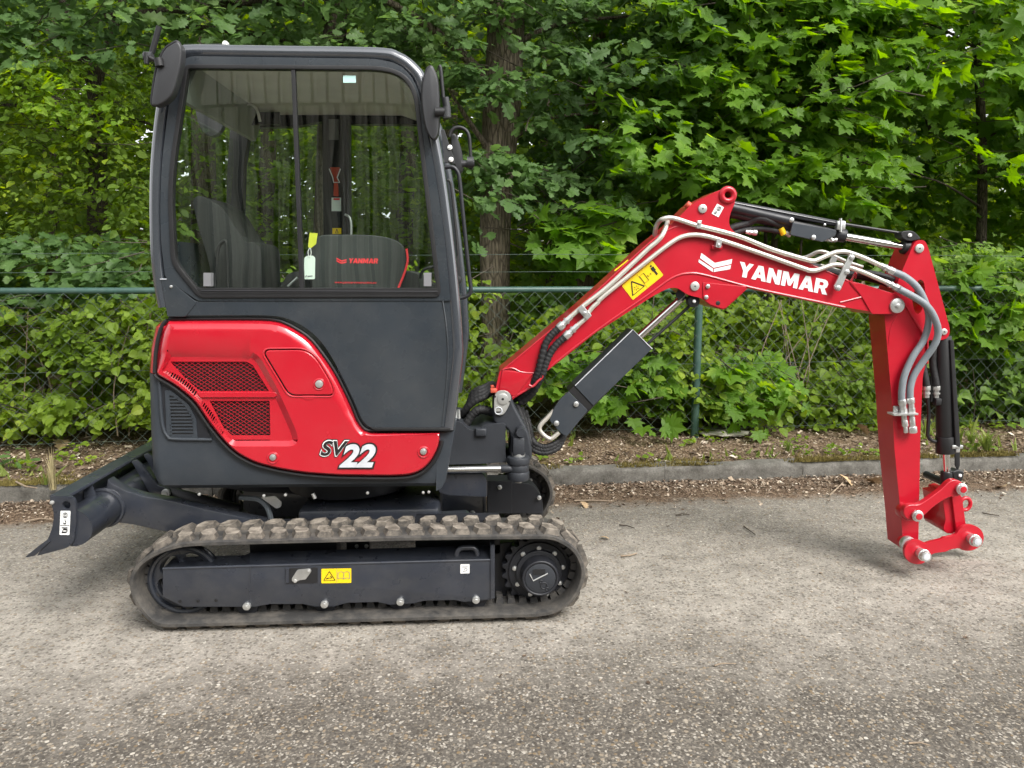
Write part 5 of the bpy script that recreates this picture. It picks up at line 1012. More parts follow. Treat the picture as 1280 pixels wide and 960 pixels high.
def sym(right, c=(0, .45)):
    out = list(right) + [(-x_, y_) for x_, y_ in right[::-1] if abs(x_) > 1e-6]; V_ = [(c[0], c[1], 0)] + [(x_, y_, -.2 * (x_ * x_ + (y_ - .4) ** 2) + .22 * abs(x_)) for x_, y_ in out]
    n = len(out); return np.array(V_), np.array([(0, 1 + i, 1 + (i + 1) % n) for i in range(n)])
TM = {'maple': sym([(0, 0), (.2, -.08), (.5, -.03), (.36, .14), (.74, .4), (.45, .45), (.5, .68), (.24, .62), (.0, 1.0)], (0, .3)),
      'oak': sym([(0, 0), (.1, .12), (.24, .2), (.14, .3), (.33, .42), (.19, .53), (.38, .68), (.2, .78), (.18, .94), (0, 1.0)], (0, .5)),
      'hazel': sym([(0, 0), (.28, .1), (.4, .38), (.3, .7), (0, 1)], (0, .45)), 'small': sym([(0, 0), (.3, .25), (.27, .62), (0, 1)], (0, .45)),
      'ivy': sym([(0, .05), (.3, -.05), (.5, .25), (.3, .5), (0, 1)], (0, .35)), 'far': (np.array([(0, 0, 0), (.34, .42, -.04), (0, 1, 0), (-.34, .42, -.04)]), np.array([(0, 1, 2), (0, 2, 3)]))}
def unit(a): return a / (np.linalg.norm(a, axis=-1, keepdims=True) + 1e-9)
def frames(d, nm):
    y = unit(d); z = unit(nm - y * (nm * y).sum(-1, keepdims=True)); return np.stack([np.cross(y, z), y, z], -1)
def bulk(name, Vs, Fs, mat, parent=None, at=(0, 0, 0)):
    me = bpy.data.meshes.new(name); Vs = (Vs - np.array(at)).astype(np.float32); nf = len(Fs); me.vertices.add(len(Vs)); me.vertices.foreach_set('co', Vs.ravel()); me.loops.add(nf * 3); me.loops.foreach_set('vertex_index', Fs.astype(np.int32).ravel()); me.polygons.add(nf); me.polygons.foreach_set('loop_start', np.arange(nf, dtype=np.int32) * 3)
    me.update(calc_edges=True); me.materials.append(mat); me.shade_flat(); return tag(link(bpy.data.objects.new(name, me), parent, at), kind='stuff')
def leaves_mesh(tm, pos, R_, s):
    V0, F0 = TM[tm]; k = len(V0); n = len(pos); curl = np.ones((n, 1, 3)); curl[:, 0, 2] = nr.uniform(-.3, 2.2, n); Vs = np.einsum('nij,nkj->nki', R_, V0[None] * curl) * s[:, None, None] + pos[:, None, :]
    return Vs.reshape(-1, 3), (F0[None] + (np.arange(n) * k)[:, None, None]).reshape(-1, 3)
def inpoly(x_, y_, P):
    c = False; n = len(P)
    for i in range(n):
        (ax, ay), (bx, by) = P[i], P[(i + 1) % n]
        if (ay > y_) != (by > y_) and x_ < (bx - ax) * (y_ - ay) / (by - ay) + ax: c = not c
    return c
def sprays(poly, D0, D1, n, m, size, lsize, bias=.55, droop=.3, skip=None, dpow=1.0, zmin=.12):
    """n leafy sprays of m leaves each inside a region of the wood edge"""
    xs = [p[0] for p in poly]; ys = [p[1] for p in poly]; C = []
    while len(C) < n:
        x_, y_ = rng.uniform(min(xs), max(xs)), rng.uniform(min(ys), max(ys))
        if not inpoly(x_, y_, poly) or (skip and skip(x_, y_)): continue
        q = FP(x_, y_, D0 + (D1 - D0) * rng.random() ** dpow)
        if q.z > zmin: C.append(tuple(q))
    C = np.array(C); th = nr.normal(-math.pi / 2, 1.1, n); out = np.c_[np.cos(th), np.sin(th), nr.normal(-.05, .25, n)]; out = unit(out)
    up = np.array([0, 0, 1.]); lat = unit(np.cross(out, up)); sz = size * nr.uniform(.6, 1.25, n)
    t_ = nr.random((n, m)); sd_ = nr.choice([-1, 1], (n, m)); u_ = nr.random((n, m))
    pos = C[:, None] + out[:, None] * ((t_ - .5) * sz[:, None])[..., None] + lat[:, None] * (sd_ * (.08 + .34 * u_) * (1.05 - .5 * t_) * sz[:, None])[..., None]
    pos[..., 2] -= droop * sz[:, None] * t_ ** 2; pos += nr.normal(0, .03 * size, pos.shape)
    d = unit(out[:, None] * .7 + lat[:, None] * (sd_ * .8)[..., None] + nr.normal(0, .35, pos.shape) - up * .45)
    nm = up * .8 + np.array([.05, -bias, 0]) + nr.normal(0, .42, pos.shape)
    pos = pos.reshape(-1, 3); keep = pos[:, 2] > zmin
    s = lsize * np.clip(nr.lognormal(-.1, .33, n * m), .4, 1.75); Rr = frames(d.reshape(-1, 3), nm.reshape(-1, 3))
    return pos[keep], Rr[keep], s[keep], C, out, sz
def seen(p):     # inside the picture, in front of nothing else
    d = p - np.array(CAM); fh = np.array([math.sin(YAW), math.cos(YAW), 0]); rt = np.array([math.cos(YAW), -math.sin(YAW), 0]); dep = d @ fh * math.cos(PITCH) - d[:, 2] * math.sin(PITCH); vv = d @ fh * math.sin(PITCH) + d[:, 2] * math.cos(PITCH)
    px = 640 + FOC * (d @ rt) / dep; py = 480 - FOC * vv / dep
    return (px > 5) & (px < 1275) & (py > 4) & ~((px > 190) & (px < 575) & (py > 60)) & (dep > .5), dep
def foliage(root, kind, data, nsep=290):
    pos, Rr, s = data[:3]; ok, dep = seen(pos); order = np.argsort(np.where(ok, dep + nr.uniform(0, .5, len(dep)) - s * 4, 1e9)); sel = order[:nsep]; rest = np.setdiff1d(np.arange(len(pos)), sel)
    V_, F_ = leaves_mesh(kind, pos[rest], Rr[rest], s[rest]); bulk('foliage', V_, F_, LM[kind], root, LOC[root])
    V0, F0 = TM[kind]; me = bpy.data.meshes.new('leaf'); me.from_pydata(V0.tolist(), [], F0.tolist()); me.materials.append(LM[kind])
    for i in sel:
        o = bpy.data.objects.new('leaf', me); link(o, root, pos[i]); o.rotation_euler = Matrix(Rr[i].tolist()).to_euler(); o.scale = (s[i],) * 3
def twigs(root, data, every=3, r=.004, name='twig', mat='twig', ends=None):
    C, out, sz = data[3:6]; b = bmesh.new()
    for i in range(0, len(C), every):
        c, o_, z_ = Vector(C[i]), Vector(out[i]), sz[i]; tube([c - o_ * z_ * .9 + Vector((rng.uniform(-.1, .1), .05, rng.uniform(-.12, .12))), c - o_ * z_ * .3, c + o_ * z_ * .45 - Vector((0, 0, .08 * z_))], [r * 1.3, r, r * .4], 4, b, caps=False)
    tag(obj(name, b, M[mat], root, fixn=False), kind='stuff')
def trunk(root, px, D, r, mat='bark', name='trunk', seg=14, rough=.08):
    P = crom([tuple(FP(a, c, D)) + (w_,) for (a, c), w_ in zip(px, r)], 6); b = bmesh.new(); rings = []
    for i, q in enumerate(P):
        ring = []
        for k in range(seg):
            an = 2 * math.pi * k / seg; rr = q[3] * (1 + rough * mn.noise((math.cos(an) * 1.6, math.sin(an) * 1.6, q[2] * 1.4))); ring.append(b.verts.new((q[0] + rr * math.cos(an), q[1] + rr * math.sin(an), q[2])))
        rings.append(ring)
    for i in range(len(rings) - 1):
        for k in range(seg): b.faces.new((rings[i][k], rings[i][(k + 1) % seg], rings[i + 1][(k + 1) % seg], rings[i + 1][k]))
    return obj(name, b, M[mat], root, 60)
def limb(root, pts, D, r0, r1, mat='bark', name='branch'):
    P = crom([tuple(FP(q[0], q[1], D + (q[2] if len(q) > 2 else 0))) for q in pts], 5); n = len(P); return obj(name, tube(P, [r0 + (r1 - r0) * i / (n - 1) for i in range(n)], 8), M[mat], root, 60)
def base(px, D): q = FP(px, 480, D); return Vector((q.x, q.y, .14))
def plant(name, px, D, label, cat, group=None): return empty(name, base(px, D), label, cat, group)
GT = 'trees of the wood edge behind the fence'; GS = 'shrubs growing along the fence'

# the big oak beside the cab
oak = plant('oak_tree', 620, 1.0, 'oak with thick furrowed trunk rising beside the cab and blue green lobed leaves', 'tree', GT)
trunk(oak, [(634, -260), (634, -60), (631, 50), (625, 160), (620, 260), (619, 340), (621, 430), (623, 520)], 1.0, [.17, .17, .16, .158, .135, .13, .133, .16], 'oakbark', seg=20)
def trunk_gap(x_, y_): return (596 < x_ < 656 and (125 < y_ < 192 or 30 < y_ < 78 or y_ > 245)) or (728 < x_ < 766 and (20 < y_ < 62 or 100 < y_ < 170))
def clumps(x_, y_): return mn.noise((x_ * .013, y_ * .016, 4)) < -.2
def holes(x_, y_): return x_ < 330 and y_ < 320 and mn.noise((x_ * .021, y_ * .025, 7)) > .3 or 1140 < x_ < 1215 and 5 < y_ < 60
limb(oak, [(626, 120), (570, 60), (500, 10, -.2), (430, -20, -.3)], 1.0, .05, .02, 'oakbark'); limb(oak, [(632, 60), (700, 30, .3), (790, 20, .5)], 1.0, .028, .012, 'oakbark')
limb(oak, [(622, 190), (680, 150, .4), (760, 140, .6), (830, 130, .7)], 1.0, .02, .008, 'oakbark'); limb(oak, [(620, 200), (585, 150, -.2), (560, 110, -.3)], 1.0, .03, .01, 'oakbark')
d_ = sprays([(340, -150), (880, -150), (880, 110), (800, 200), (790, 260), (700, 290), (585, 300), (575, 140), (510, 60), (340, 62)], .3, 2.2, 720, 17, .4, .09, skip=trunk_gap); foliage(oak, 'oak', d_); twigs(oak, d_)
d2 = sprays([(340, -150), (880, -150), (860, 180), (790, 330), (590, 330), (575, 140), (510, 80), (340, 70)], 1.5, 3.4, 380, 14, .45, .1, skip=trunk_gap); V_, F_ = leaves_mesh('oak', *d2[:3]); bulk('foliage', V_, F_, LM['oak'], oak, LOC[oak])

for reg, n_ in (([(585, 186), (662, 190), (665, 250), (590, 250)], 12), ([(590, 74), (668, 76), (665, 126), (588, 126)], 10), ([(600, -40), (670, -40), (668, 30), (598, 30)], 8)): d2 = sprays(reg, .3, .75, n_, 16, .32, .09); V_, F_ = leaves_mesh('oak', *d2[:3]); bulk('foliage', V_, F_, LM['oak'], oak, LOC[oak]); twigs(oak, d2, 2)
oakB = plant('oak_tree', 415, 2.0, 'oak whose dark trunk tops out above the cab roof, boughs reaching left', 'tree', GT)
trunk(oakB, [(425, -250), (420, 0), (415, 100), (410, 250), (408, 440)], 2.0, [.1, .11, .12, .13, .15], 'bark'); limb(oakB, [(415, 20), (340, 0, -.5), (250, 10, -1), (130, 20, -1.2)], 2.0, .06, .02); limb(oakB, [(415, 60), (300, 40, -.5), (200, 30, -1)], 2.0, .04, .015)
d_ = sprays([(-350, -150), (380, -150), (380, 55), (240, 62), (185, 55), (120, 70), (-350, 80)], .4, 2.0, 520, 15, .42, .1); foliage(oakB, 'oak', d_); twigs(oakB, d_)

lt = plant('lime_tree', 118, 2.2, 'small leaved tree left of the cab with sunlit yellow green tips and forked trunk', 'tree', GT)
trunk(lt, [(70, -200), (85, 20), (118, 110), (122, 250), (120, 440)], 2.2, [.05, .06, .07, .09, .11], 'bark'); limb(lt, [(119, 130), (128, 80), (160, -20), (190, -120)], 2.2, .05, .03); limb(lt, [(119, 200), (60, 140, -.4), (-20, 130, -.6)], 2.2, .03, .01)
limb(lt, [(119, 180), (160, 150, -.5), (200, 160, -.8)], 2.2, .025, .008)
d_ = sprays([(-350, 20), (200, 40), (220, 330), (-350, 340)], .5, 2.6, 880, 19, .4, .057, bias=.45); foliage(lt, 'small', d_); twigs(lt, d_, 4, .003)
d2 = sprays([(-350, -100), (560, -100), (560, 340), (-350, 340)], 2.4, 4.2, 800, 18, .45, .062, bias=.4, skip=holes); V_, F_ = leaves_mesh('small', *d2[:3]); bulk('foliage', V_, F_, LM['small'], lt, LOC[lt])
d3 = sprays([(10, 90), (60, 60), (120, 95), (165, 130), (150, 165), (90, 150), (40, 135)], .3, 1.0, 55, 17, .34, .056, bias=.4); V_, F_ = leaves_mesh('small', *d3[:3]); bulk('foliage', V_, F_, LM['backlit'], lt, LOC[lt]); twigs(lt, d3, 3, .003)
oakC = plant('oak_sapling', 60, .8, 'low oak sapling with blue green leaves just above the rail, left of the cab', 'sapling', GT); limb(oakC, [(55, 520), (62, 420), (70, 330), (80, 290)], .8, .018, .006)
d_ = sprays([(-120, 285), (60, 290), (195, 300), (195, 350), (100, 372), (-120, 400)], .2, .9, 130, 14, .34, .095); foliage(oakC, 'oak', d_, 150); twigs(oakC, d_)

dead = plant('bare_trunk', 742, 2.8, 'dead barkless pinkish trunk standing between the oak and the maples', 'dead tree', GT)
trunk(dead, [(772, -200), (752, 20), (744, 100), (738, 165), (733, 280), (730, 430)], 2.8, [.07, .08, .085, .09, .1, .11], 'dead', rough=.2)

mp1 = plant('maple_tree', 1000, 1.2, 'broad leaved maple hanging over the boom with large pointed leaves', 'tree', GT)
trunk(mp1, [(980, -200), (975, 60), (972, 250), (962, 372), (962, 470)], 1.2, [.02, .025, .03, .033, .04], 'bark'); limb(mp1, [(966, 440), (985, 400), (996, 360), (1002, 300)], 1.2, .022, .012); limb(mp1, [(958, 240), (957, 300), (956, 460)], 1.35, .016, .022)
for q in ([(974, 120), (900, 90, -.4), (820, 100, -.7)], [(973, 160), (1020, 110, -.4), (1080, 80, -.7)], [(972, 240), (900, 200, -.4), (850, 220, -.7)], [(972, 200), (1030, 190, -.4), (1100, 210, -.7)]): limb(mp1, q, 1.2, .016, .005)
mpoly = [(830, -150), (1130, -150), (1120, 60), (1110, 240), (1050, 270), (940, 262), (900, 225), (850, 245), (775, 210), (760, 120), (850, 60)]
d_ = sprays(mpoly, .3, 1.9, 700, 12, .48, .11, bias=.7); foliage(mp1, 'maple', d_); twigs(mp1, d_)
d2 = sprays([(680, -120), (1150, -120), (1130, 330), (680, 345)], 1.8, 3.6, 520, 11, .5, .13, bias=.6, skip=trunk_gap); V_, F_ = leaves_mesh('maple', *d2[:3]); bulk('foliage', V_, F_, LM['maple'], mp1, LOC[mp1])
mp2 = plant('maple_tree', 1225, 1.5, 'maple at the right with slim dark stem and drooping lit leaf sprays', 'tree', GT)
trunk(mp2, [(1200, -200), (1215, 0), (1224, 100), (1228, 220), (1226, 340), (1226, 480)], 1.5, [.03, .035, .04, .045, .05, .055], 'bark'); limb(mp2, [(1100, 98, .4), (1125, 82, .2), (1150, 90), (1178, 93), (1225, 85)], 1.5, .03, .045); limb(mp2, [(1165, 165), (1150, 120), (1142, 70), (1140, 20)], 1.4, .025, .014)
for q in ([(1227, 260), (1180, 230, -.4), (1130, 215, -.6)], [(1226, 180), (1270, 150, -.4), (1310, 160, -.6)], [(1220, 60), (1160, 30, -.4), (1100, 40, -.6)]): limb(mp2, q, 1.5, .014, .004)
d_ = sprays([(1090, -150), (1650, -150), (1650, 260), (1280, 220), (1215, 225), (1190, 190), (1150, 120), (1110, 160), (1080, 60)], .4, 2.2, 780, 12, .48, .11, bias=.7, skip=lambda a, c: (1190 < a < 1262 and 105 < c < 170) or (1150 < a < 1200 and 20 < c < 60 and a % 3 < 1)); foliage(mp2, 'maple', d_); twigs(mp2, d_)
d2 = sprays([(1090, 100), (1650, 100), (1650, 345), (1090, 345)], 1.4, 3.4, 430, 15, .45, .1, bias=.5); V_, F_ = leaves_mesh('maple', *d2[:3]); bulk('foliage', V_, F_, LM['maple'], mp2, LOC[mp2])
mp3 = plant('maple_sapling', 720, .7, 'young maple with pale leaves between the oak trunk and the boom', 'sapling', GT); limb(mp3, [(716, 520), (718, 400), (722, 300), (712, 230)], .7, .014, .004)
d_ = sprays([(672, 265), (735, 235), (780, 250), (770, 320), (740, 345), (690, 330)], .2, .9, 34, 10, .4, .13, bias=.7); foliage(mp3, 'maple', d_, 200); twigs(mp3, d_, 1)

# shrubs along the fence
for px_, reg, lab, n_ in ((800, [(690, 440), (770, 430), (850, 450), (850, 515), (790, 522), (700, 500)], 'low maple seedling in the fence just left of the green post', 40), (935, [(885, 440), (960, 440), (1000, 480), (985, 520), (890, 515)], 'low maple seedling in the fence just right of the green post', 34), (1215, [(1190, 340), (1240, 320), (1280, 350), (1270, 440), (1215, 430), (1195, 400)], 'maple seedling among ivy right of the dipper arm', 34)):
    sg = plant('maple_seedling', px_, .1, lab, 'seedling', GS); d_ = sprays(reg, -.08, .35, n_, 10, .34, .1, bias=.75, zmin=.17); foliage(sg, 'maple', d_, 200); twigs(sg, d_, 1)
    limb(sg, [(px_, 535), (px_ + 4, 500), (px_ + 1, 460)], .1, .006, .003, 'twig', 'stem')
hz = plant('hazel_shrub', 90, .35, 'bright green small leaved shrub filling the fence left of the machine', 'shrub', GS)
d_ = sprays([(-350, 395), (0, 385), (130, 368), (235, 372), (235, 500), (200, 520), (100, 530), (-350, 545)], -.04, .6, 800, 15, .3, .054, bias=.75, zmin=.17, skip=clumps); foliage(hz, 'hazel', d_); twigs(hz, d_, 2, .0035)
d2 = sprays([(-350, 365), (235, 365), (235, 510), (-350, 530)], .6, 1.7, 520, 15, .35, .06, zmin=.17); V_, F_ = leaves_mesh('hazel', *d2[:3]); bulk('foliage', V_, F_, LM['hazel'], hz, LOC[hz])
for k in range(10): a = rng.uniform(-150, 220); limb(hz, [(a, 545), (a + rng.uniform(-20, 20), 480), (a + rng.uniform(-50, 50), 390)], rng.uniform(.1, .5), .006, .003, 'drytwig', 'stem')
hc = plant('hazel_shrub', 400, .4, 'leafy shrub behind the cab, seen low through its window', 'shrub', GS)
d_ = sprays([(230, 330), (600, 340), (600, 530), (230, 530)], .1, 1.0, 380, 16, .32, .06, bias=.7, zmin=.17); foliage(hc, 'hazel', d_, 60); twigs(hc, d_, 3, .0035)
ms = plant('bramble_shrub', 700, .4, 'loose bramble in the fence under the boom, right of the oak trunk', 'shrub', GS)
d_ = sprays([(560, 455), (600, 470), (650, 420), (700, 380), (880, 370), (880, 470), (850, 515), (790, 525), (700, 490), (600, 505), (560, 510)], -.04, .9, 270, 15, .3, .06, bias=.7, zmin=.17, skip=clumps); foliage(ms, 'hazel', d_); twigs(ms, d_, 2, .0035)
d2 = sprays([(640, 360), (880, 362), (880, 480), (640, 480)], .6, 1.6, 330, 15, .35, .056); V_, F_ = leaves_mesh('hazel', *d2[:3]); bulk('foliage', V_, F_, LM['ivy'], ms, LOC[ms])
rs = plant('bramble_shrub', 930, .4, 'bramble clump spilling through the fence right of the green post', 'shrub', GS)
d_ = sprays([(872, 430), (905, 425), (960, 470), (1010, 490), (1030, 410), (1100, 400), (1110, 525), (1000, 530), (872, 525)], -.05, .7, 240, 15, .3, .062, bias=.75, zmin=.17, skip=clumps); foliage(rs, 'hazel', d_); twigs(rs, d_, 2, .0035)
d2 = sprays([(872, 365), (1110, 370), (1110, 520), (872, 500)], .5, 1.8, 440, 15, .35, .056); V_, F_ = leaves_mesh('hazel', *d2[:3]); bulk('foliage', V_, F_, LM['hazel'], rs, LOC[rs])
for k in range(11): a = rng.uniform(960, 1030); limb(rs, [(a, 520), (a + rng.uniform(-15, 25), 460), (a + rng.uniform(-40, 60), 375)], rng.uniform(.2, .8), .006, .003, 'drytwig', 'stem')
iv = plant('ivy_thicket', 1240, .35, 'dense dark ivy and maple thicket over the fence at the right edge', 'shrub', GS)
d_ = sprays([(1175, 330), (1215, 300), (1330, 330), (1650, 350), (1650, 545), (1250, 530), (1200, 520), (1175, 470)], -.06, .6, 430, 15, .3, .07, bias=.8, zmin=.17, skip=clumps); foliage(iv, 'ivy', d_); twigs(iv, d_, 3, .0035)
d2 = sprays([(1100, 300), (1650, 300), (1650, 530), (1100, 530)], .4, 1.6, 600, 14, .35, .07); V_, F_ = leaves_mesh('ivy', *d2[:3]); bulk('foliage', V_, F_, LM['ivy'], iv, LOC[iv])

# far wood: reads as one mass
def cloud(D0, D1, n, m, size, ls, poly=[(-450, -110), (1750, -110), (1750, 520), (-450, 520)]):
    q = sprays(poly, D0, D1, n, m, size, ls, bias=.35, zmin=0, skip=holes); return q
ps, Rs, ss = [], [], []
for D0, D1, n, m, size, ls in ((4, 6.5, 3000, 14, .7, .13), (6.5, 10, 4200, 14, 1.0, .2), (10, 15, 4200, 14, 1.6, .32), (15, 26, 2600, 14, 2.4, .5)):
    q = cloud(D0, D1, n, m, size, ls); ps.append(q[0]); Rs.append(q[1]); ss.append(q[2])
V_, F_ = leaves_mesh('far', np.concatenate(ps), np.concatenate(Rs), np.concatenate(ss)); fw = bulk('far_wood', V_, F_, LM['far'])
ti = 0
for px, D, r_ in ((70, 5, .12), (255, 4.5, .16), (505, 5, .12), (690, 5.5, .1), (850, 5, .13), (905, 4.4, .05), (1060, 6, .1), (1310, 5, .12), (-60, 6, .15), (560, 7, .14), (330, 6.5, .13)):
    where = {70: 'far left of the cab', 255: 'seen through the rear half of the cab window', 505: 'seen through the front half of the cab window', 690: 'just right of the oak, deep in shade', 850: 'above the middle of the boom', 905: 'thin, above the boom pin eye', 1060: 'above the dipper arm', 1310: 'past the right edge', -60: 'past the left edge', 560: 'beside the cab mirror', 330: 'behind the cab roof'}[px]
    t_ = plant('dark_tree', px, D, 'dark tree trunk deep in the wood, ' + where, 'tree', 'trunks deep in the wood'); trunk(t_, [(px + rng.uniform(-30, 30), -320), (px + rng.uniform(-10, 10), 60), (px, 300), (px, 450)], D, [r_ * .7, r_ * .85, r_, r_ * 1.15], 'bark')

# ================================================================ LITTER
def litter_mat():
    m, t, p, o = nodes('dry_leaf_litter'); ge = N(t, 'ShaderNodeNewGeometry'); r_ = ramp(t, [(0, (.055, .039, .028)), (.3, (.125, .087, .061)), (.6, (.2, .147, .103)), (.82, (.33, .26, .19)), (.94, (.5, .42, .33)), (1, (.6, .54, .45))]); L(t, ge.outputs['Random Per Island'], r_.inputs[0])
    L(t, r_.outputs[0], p.inputs['Base Color']); p.inputs['Roughness'].default_value = .8; p.inputs['Specular IOR Level'].default_value = .2; return m
M['litter'] = litter_mat()
LT = (np.array([(-.5, -.3, 0), (0, -.42, .1), (.5, -.2, .02), (.45, .3, .12), (0, .36, 0.02), (-.45, .3, .1), (0, 0, -.04)]), np.array([(6, 0, 1), (6, 1, 2), (6, 2, 3), (6, 3, 4), (6, 4, 5), (6, 5, 0)]))
LB = (np.array([(-.5, -.12, 0), (.5, -.1, .06), (.45, .12, 0), (-.5, .1, .08)]), np.array([(0, 1, 2), (0, 2, 3)]))
TM['litter'] = LT; TM['bit'] = LB
def scatter(n, fy, smin, smax, tm, tilt=.35, x0_=-6.2, x1_=6.8, dens=None):
    P_ = []
    while len(P_) < n:
        x_ = rng.uniform(x0_, x1_); y_, z_ = fy(x_)
        if dens and rng.random() > dens(x_, y_): continue
        P_.append((x_, y_, z_))
    P_ = np.array(P_); th = nr.uniform(0, 2 * math.pi, n); d = np.c_[np.cos(th), np.sin(th), nr.normal(0, tilt, n)]; nm = np.c_[nr.normal(0, tilt, n), nr.normal(0, tilt, n), np.ones(n)]
    s = nr.uniform(smin, smax, n) ; return P_, frames(d, nm), s
def verge_pt(x_): d = .1 + 1.9 * rng.random() ** 1.2; y_ = KY(x_) + d; return y_, vz(x_, y_) + rng.uniform(.002, .016)
def gutter_pt(x_): return KY(x_) - abs(rng.gauss(0, .21)) - .005, rng.uniform(.003, .016)
def road_pt(x_): return rng.uniform(2.0, 4.9), rng.uniform(.002, .005)
dn = lambda x_, y_: .25 + .75 * max(0, min(1, .5 + 1.4 * mn.noise((x_ * 1.1, y_ * 2.5, 5))))
parts_ = [leaves_mesh('litter', *scatter(15000, verge_pt, .007, .028, 'litter')), leaves_mesh('bit', *scatter(20000, verge_pt, .007, .028, 'bit', dens=dn)), leaves_mesh('litter', *scatter(9000, gutter_pt, .007, .024, 'litter', dens=dn)), leaves_mesh('bit', *scatter(15000, gutter_pt, .007, .026, 'bit')), leaves_mesh('bit', *scatter(420, road_pt, .006, .022, 'bit', .1)), leaves_mesh('litter', *scatter(700, verge_pt, .03, .065, 'litter', .3)), leaves_mesh('litter', *scatter(160, gutter_pt, .025, .05, 'litter', .3)), leaves_mesh('litter', *scatter(60, road_pt, .008, .02, 'litter', .1))]
off = 0; VV, FF = [], []
for v, f in parts_: VV.append(v); FF.append(f + off); off += len(v)
bulk('leaf_litter', np.concatenate(VV), np.concatenate(FF), M['litter'])
# moss cushions along the back of the kerb
M['moss'] = paint('yellow_green_moss', (.17, .14, .045), .95, var=.4, scale=30, spec=.1)
def moss_pt(x_): y_ = KY(x_) + .012 + abs(rng.gauss(.03, .1)); return y_, (.103 if y_ < KY(x_) + .12 else vz(x_, y_)) + .004
TM['tuft'] = (np.array([(-.3, 0, 0), (.3, 0, 0), (.06, .1, 1), (0, -.3, 0), (0, .3, 0), (-.1, 0, .8)]), np.array([(0, 1, 2), (3, 4, 5)]))
def upright(n, fn, smin, smax, dens=None, x0_=-6.2, x1_=6.8):
    P_, _, s = scatter(n, fn, smin, smax, 'tuft', dens=dens, x0_=x0_, x1_=x1_); th = nr.uniform(0, 6.28, n); c, s_ = np.cos(th), np.sin(th); Rm = np.zeros((n, 3, 3)); Rm[:, 0, 0] = c; Rm[:, 0, 1] = -s_; Rm[:, 1, 0] = s_; Rm[:, 1, 1] = c; Rm[:, 2, 2] = 1; Rm[:, 0, 2] = nr.normal(0, .4, n); Rm[:, 1, 2] = nr.normal(0, .4, n); return P_, Rm, s
bulk('moss', *leaves_mesh('tuft', *upright(34000, moss_pt, .006, .017, dens=lambda x_, y_: max(0, min(1, .25 + 2.2 * mn.noise((x_ * 1.7, 3, 9)) - .8 * mn.noise((x_ * 7, y_ * 9, 2)))))), M['moss'])

# grass tufts and weeds
M['grass'] = leaf_mat('grass_blade', (.15, .21, .05), (.24, .29, .08), (.34, .36, .13), .4); M['straw'] = paint('straw_stalk', (.34, .29, .15), .8, var=.25, scale=30)
def tuft(px, py, z, n, h, spread, label, mat='grass', wv=.004, name='grass_tuft', cat='grass'):
    q = G(px, py, z); t_ = empty(name, q, label, cat, 'weeds on the verge'); b = bmesh.new()
    for i in range(n):
        an = rng.uniform(0, 6.28); ln = h * rng.uniform(.5, 1.1); lean = spread * rng.uniform(.1, 1); a = Vector((math.cos(an), math.sin(an), 0)); s_ = Vector((-a.y, a.x, 0)) * wv; p0 = q + a * rng.uniform(0, .02); p1 = p0 + a * lean * ln * .4 + Vector((0, 0, ln * .65)); p2 = p0 + a * lean * ln + Vector((0, 0, ln * (1 - .3 * lean)))
        v = [b.verts.new(p) for p in (p0 - s_, p0 + s_, p1 + s_ * .8, p1 - s_ * .8, p2)]; b.faces.new(v[:4]); b.faces.new((v[3], v[2], v[4]))
    tag(obj('blade', b, M[mat], t_, fixn=False), kind='stuff'); return t_
tuft(66, 612, .1, 26, .26, .35, 'tall straw coloured grass tuft at the kerb behind the blade', 'straw', .003)
tuft(57, 606, .11, 20, .12, .6, 'short green grass tuft left of the straw stalks on the kerb')
tuft(1232, 562, .13, 90, .17, 1.1, 'spreading green grass tuft on the verge right of the dipper arm'); tuft(1214, 552, .14, 40, .12, 1.0, 'smaller grass tuft beside the larger one right of the dipper arm')
tuft(985, 564, .13, 24, .1, .7, 'little grass tuft on the verge right of the fence post'); tuft(757, 590, .05, 14, .05, .7, 'tiny green weed in the kerb joint', wv=.006, name='weed', cat='weed')
def weed(px, py, n, r, h, label, kind='hazel', z=.15, ls=.05):
    q = G(px, py, z); t_ = empty('weed', q, label, 'weed', 'weeds on the verge'); pos = np.array(q) + np.c_[nr.normal(0, r, n), nr.normal(0, r * .6, n), nr.uniform(.02, h, n)]; d = unit(np.c_[nr.normal(0, 1, n), nr.normal(-.3, 1, n), nr.normal(-.1, .4, n)]); nm = np.c_[nr.normal(0, .4, n), nr.normal(-.4, .4, n), np.ones(n)]; s = ls * nr.uniform(.6, 1.2, n); Rr = frames(d, nm)
    me = bpy.data.meshes.new('leaf'); me.from_pydata(TM[kind][0].tolist(), [], TM[kind][1].tolist()); me.materials.append(LM[kind])
    for i in range(n): o = bpy.data.objects.new('leaf', me); link(o, t_, pos[i]); o.rotation_euler = Matrix(Rr[i].tolist()).to_euler(); o.scale = (s[i],) * 3
    b = bmesh.new()
    for i in range(0, n, 2): tube([q, Vector(pos[i])], .002, 4, b)
    obj('stem', b, M['twig'], t_, fixn=False)
weed(12, 588, 16, .09, .16, 'leafy green weed at the left edge above the kerb', 'oak', .12, .08); weed(100, 566, 12, .05, .08, 'small weed among dry leaves left of the machine'); weed(62, 556, 9, .04, .06, 'low weed left of the pale dry leaf')
weed(745, 520, 22, .1, .16, 'weed at the foot of the fence right of the lower cylinder', 'hazel', .15, .06); weed(1238, 525, 22, .1, .2, 'weed in front of the ivy at the right', 'ivy', .15, .06); weed(915, 520, 26, .12, .18, 'weed at the foot of the fence right of the post', 'hazel', .15, .065)
weed(30, 535, 26, .12, .2, 'grey green seedling clump below the hazel at the left', 'oak', .15, .075)

